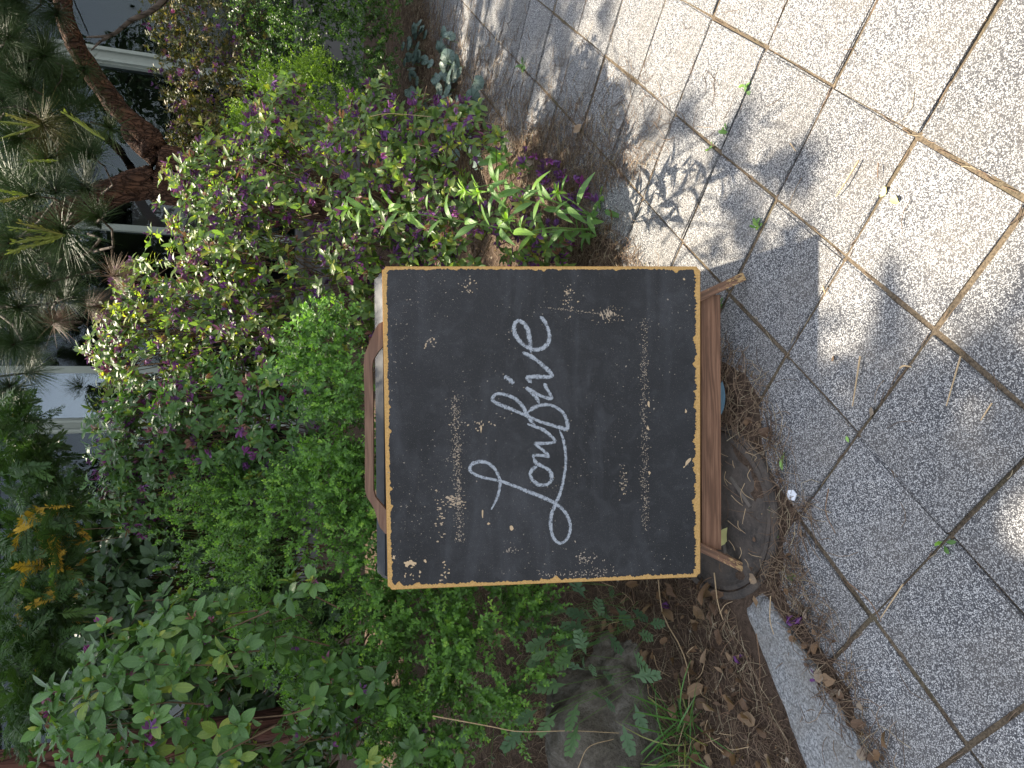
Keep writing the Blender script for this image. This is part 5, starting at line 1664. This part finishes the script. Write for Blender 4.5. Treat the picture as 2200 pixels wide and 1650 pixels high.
    def band(x0, y0, x1, y1, wdt, k, size):
        for _ in range(k):
            s = r.rand()
            w = wdt * r.randn() * 0.55
            chip(x0 + (x1 - x0) * s + w, y0 + (y1 - y0) * s, size * (0.45 + 0.8 * r.rand()), 1.5, None, 0.35 + 0.35 * r.rand())
    band(977, 850, 988, 1165, 9, 520, 0.0011)
    band(1384, 680, 1386, 1140, 9, 560, 0.0010)
    band(1170, 660, 1330, 680, 16, 110, 0.0009)
    cluster(1222, 640, 6, 16, 60, 0.0016)
    cluster(1312, 680, 18, 12, 110, 0.0011)
    cluster(1308, 676, 10, 3, 16, 0.003, 0.6, 0.3, 3)
    cluster(1340, 1035, 6, 18, 60, 0.0015)
    cluster(945, 1105, 6, 20, 50, 0.002, 0.7, 1.57, 1.5)
    cluster(978, 1078, 11, 6, 50, 0.0024, 0.7, 1.57)
    cluster(876, 1212, 7, 4, 22, 0.0036, 0.95)
    cluster(1008, 615, 8, 10, 40, 0.0016)
    cluster(923, 734, 6, 5, 26, 0.002)
    cluster(1256, 1200, 14, 10, 70, 0.0015, 0.5)
    cluster(1230, 1235, 45, 4, 90, 0.0012, 0.5)
    cluster(1290, 1225, 20, 9, 70, 0.0011, 0.5)
    cluster(1100, 1182, 12, 3, 30, 0.0014, 0.4)
    cluster(1030, 912, 22, 5, 26, 0.0018, 0.7)
    cluster(955, 1235, 5, 14, 20, 0.0022, 0.85)
    cluster(900, 1235, 12, 5, 12, 0.0024, 0.85)
    for (x, y, s_, el, an) in ((846, 1198, .0042, 1.2, .3), (1050, 1125, .0032, 1.4, 1), (1099, 1135, .0042, 1.7, 0.1), (1037, 1105, .0022, 6, 0.02), (914, 1206, .0035, 1.2, .6), (1474, 884, .0048, 1.2, .3), (1478, 992, .0042, 2.8, -0.7), (1470, 1003, .0024, 1.3, 0), (1392, 920, .0034, 1.8, 0), (1394, 868, .0034, 2.2, 0), (1395, 1016, .003, 1.6, 0.3), (1470, 600, .0026, 1.3, .4), (1034, 920, .0022, 5, 0.05)):
        chip(x, y, s_, el, an, 0.95)
    from_np('paint_chip', np.array(V), np.array(T), flm, t, 'stuff', np.array(D), smooth=False)

    # chalk writing
    cm = MT('white_chalk')
    co = cm.coord()
    _, ac, al, _, _ = cm.attr()
    g1, g2 = cm.noise(co, 480, 3, 0.75), cm.noise(co, 110, 3, 0.6)
    cov = cm.math('ADD', cm.math('MULTIPLY', g1, 0.85), cm.math('MULTIPLY', g2, 0.35))
    lim = cm.ramp(ac, [(0.0, 0.45), (0.5, 0.51), (1.0, 0.74)])
    k = cm.ramp(cm.math('SUBTRACT', cov, lim), [(0.0, 0.0), (0.12, 0.9)])
    ch = cm.pbr(cm.mix(g2, (0.32, 0.35, 0.39), (0.46, 0.49, 0.53)), 0.95, None, 0.05)
    chalk = cm.done(cm.n('MixShader', {0: k, 1: cm.n('BsdfTransparent').outputs[0], 2: ch}).outputs[0])
    strokes = [
        [(315, 1335), (345, 1280), (368, 1210), (372, 1150), (350, 1090), (310, 1045), (255, 1025), (205, 1035), (178, 1065), (190, 1095), (240, 1120), (310, 1138), (380, 1152), (460, 1180), (560, 1220), (660, 1260), (740, 1303), (795, 1355), (824, 1425), (820, 1490), (792, 1538), (755, 1550), (718, 1518), (700, 1450), (702, 1380), (725, 1310), (755, 1240), (780, 1150), (796, 1050), (793, 950), (776, 870), (755, 822)],
        [(612, 1058), (585, 1072), (568, 1108), (588, 1150), (632, 1176), (684, 1168), (706, 1130), (690, 1080), (642, 1054), (608, 1035), (588, 1003)],
        [(588, 1003), (592, 985), (640, 985), (684, 992), (658, 958), (618, 928), (602, 908), (655, 908), (728, 896), (690, 850), (640, 815), (590, 797), (548, 782)],
        [(600, 790), (575, 765), (545, 718), (512, 660), (462, 615), (400, 592), (350, 590), (325, 615), (336, 640), (390, 665), (470, 697), (545, 730), (640, 770), (730, 797), (802, 815), (806, 775), (786, 720), (742, 680), (690, 660), (630, 662), (580, 685), (548, 712)],
        [(628, 655), (605, 610), (575, 580), (543, 552), (590, 578), (645, 605), (700, 618), (694, 588), (670, 545), (656, 520)],
        [(400, 478), (428, 492), (462, 522)],
        [(577, 518), (548, 482), (615, 478), (708, 475), (665, 420), (605, 368), (555, 338), (518, 320)],
        [(572, 322), (570, 290), (565, 245), (555, 190), (532, 140), (490, 116), (466, 142), (467, 190), (492, 240), (532, 278), (582, 302), (638, 298), (676, 270), (692, 220), (677, 155), (650, 108), (632, 88)]]
    wid = [28, 31, 27, 30, 30, 36, 33, 35]
    V, T, D = [], [], []
    zz = 0.0009
    for st, w in zip(strokes, wid):
        pl_ = spline(np.array(st, float), len(st) * 9)
        N = len(pl_)
        tg = nrm(np.gradient(pl_, axis=0))
        nn = np.c_[-tg[:, 1], tg[:, 0]]
        sd_ = np.linspace(0, 1, N)
        ww = w * 0.58 * (0.9 + 0.12 * np.sin(sd_ * 23 + w)) * np.clip(np.minimum(sd_, 1 - sd_) * 14 + 0.35, 0, 1)
        base = len(V)
        for i in range(N):
            zz += 0.0000025
            for s, a in ((-1, 1.0), (-0.5, 0.4), (0, 0.0), (0.5, 0.4), (1, 1.0)):
                q = pl_[i] + nn[i] * ww[i] * s
                V.append(on(950 + q[0] / 3, 650 + q[1] / 3, zz)); D.append((0.5, a, sd_[i], 1))
        for i in range(N - 1):
            for j in range(4):
                a = base + i * 5 + j
                T += [(a, a + 1, a + 6), (a, a + 6, a + 5)]
        zz += 0.00003
    from_np('chalk_lettering', np.array(V), np.array(T), chalk, t, None, np.array(D), label='white chalk script reading Lowfive')

    # stand: legs, rail, handle, back panel
    def pt(x, y, c): return on(x, y, c)
    c_leg = -0.0285
    for ft, top, wd in (((1607, 590), (1497, 641), 0.024), ((1605, 1224), (1497, 1172), 0.024)):
        a, c = on(*top, c_leg), None
        # end of the leg rests on the ground
        d = ray(*ft)
        foot = EYEP + d * ((0.004 - EYE) / d[2])
        foot = foot - n * np.dot(foot - a, n)
        if foot[2] < 0.006: foot = foot + (a - foot) * ((0.006 - foot[2]) / (a[2] - foot[2]))
        top_ = a + (a - foot) * 0.5
        beam('leg', top_, foot, e, wd, 0.026, woodw, t, 0.003)
    rl, rr_ = on(1527, 1180, -0.043), on(1525, 634, -0.043)
    beam('bottom_rail', rl, rr_, up, 0.056, 0.018, wood, t, 0.002)
    # handle: a flat bar bowed above the top edge
    outer = [(845, 1150), (828, 1147), (816, 1133), (804, 1094), (796, 1080), (788, 1068), (784, 1050), (784, 973), (783, 850), (781, 785), (783, 762), (790, 745), (798, 725), (807, 705), (813, 696), (822, 691), (845, 690)]
    inner = [(845, 1112), (828, 1094), (815, 1079), (806, 1068), (802, 1052), (802, 973), (801, 850), (799, 790), (801, 774), (808, 762), (815, 752), (824, 743), (845, 725)]
    poly = outer + inner[::-1]
    b = bmesh.new()
    f = b.faces.new([b.verts.new(on(x, y, -0.0165)) for x, y in poly])
    bmesh.ops.triangulate(b, faces=[f], ngon_method='EAR_CLIP')
    ex = bmesh.ops.extrude_face_region(b, geom=b.faces[:])
    bmesh.ops.translate(b, vec=-n * 0.02, verts=[v for v in ex['geom'] if isinstance(v, bmesh.types.BMVert)])
    o = from_bm('handle', b, woodw2, t)
    me = o.data
    co = np.zeros(len(me.vertices) * 3, np.float32)
    me.vertices.foreach_get('co', co)
    co = co.reshape(-1, 3) + off(t) - P0
    a_ = me.attributes.new('ld', 'FLOAT_COLOR', 'POINT')
    a_.data.foreach_set('color', np.c_[co @ e, co @ up, co @ n, np.full(len(co), 2.0)].astype(np.float32).ravel())

    # rear panel, hinged at the top and leaning the other way
    bp = MT('rear_panel_paint')
    nz = bp.noise(bp.coord(), 30, 5, 0.6)
    bpm = bp.done(bp.pbr(bp.mix(nz, (0.022, 0.025, 0.028), (0.05, 0.054, 0.059)), 0.55, bp.bump(nz, 0.2, 0.002), 0.4))
    tl, tr = on(829, 1250, -0.045), on(823, 582, -0.045)
    dn = nrm(np.array([0, math.sin(L), -math.cos(L)]))
    tk = nrm(np.array([0, math.cos(L), math.sin(L)]))
    ed = nrm(tr - tl)
    b = bmesh.new()
    H = 0.86
    q = [tl + ed * 0.0, tr, tr + dn * H, tl + dn * H]
    fr = [b.verts.new(p) for p in q]
    bb = [b.verts.new(p + tk * 0.05) for p in q]
    b.faces.new(fr); b.faces.new(bb[::-1])
    for i in range(4): b.faces.new((fr[(i + 1) % 4], fr[i], bb[i], bb[(i + 1) % 4]))
    bmesh.ops.bevel(b, geom=[x for x in b.edges if abs(np.dot(nrm(np.array(x.verts[0].co) - np.array(x.verts[1].co)), tk)) > 0.9], offset=0.014, segments=4, affect='EDGES')
    bmesh.ops.bevel(b, geom=[x for x in b.edges if x.is_manifold and len(x.link_faces) == 2 and x.calc_face_angle() > 1.0], offset=0.004, segments=2, affect='EDGES')
    from_bm('rear_panel', b, bpm, t)
    for s in (0.1, 0.9):
        a = tl + (tr - tl) * s + dn * (H - 0.05) - tk * 0.016
        zb = max(float(bed_height(a[0], a[1] + 0.05)), 0)
        k = (a[2] - zb) / math.cos(L)
        beam('rear_leg', a, a + dn * k, ed, 0.026, 0.024, woodw, t, 0.003)
    # hinge plates between the panels
    hm = flat_mat('hinge_steel', (0.35, 0.34, 0.32), 0.4, 0.5)
    for s in (0.1, 0.9):
        a = tl + (tr - tl) * s - up * 0.06 - n * -0.03
        beam('hinge', a, a - n * 0.03, e, 0.05, 0.004, hm, t, 0)


woodw2 = wood_mat('handle_wood', (0.14, 0.075, 0.047), (0.25, 0.145, 0.092), 0.0)
make_sign()
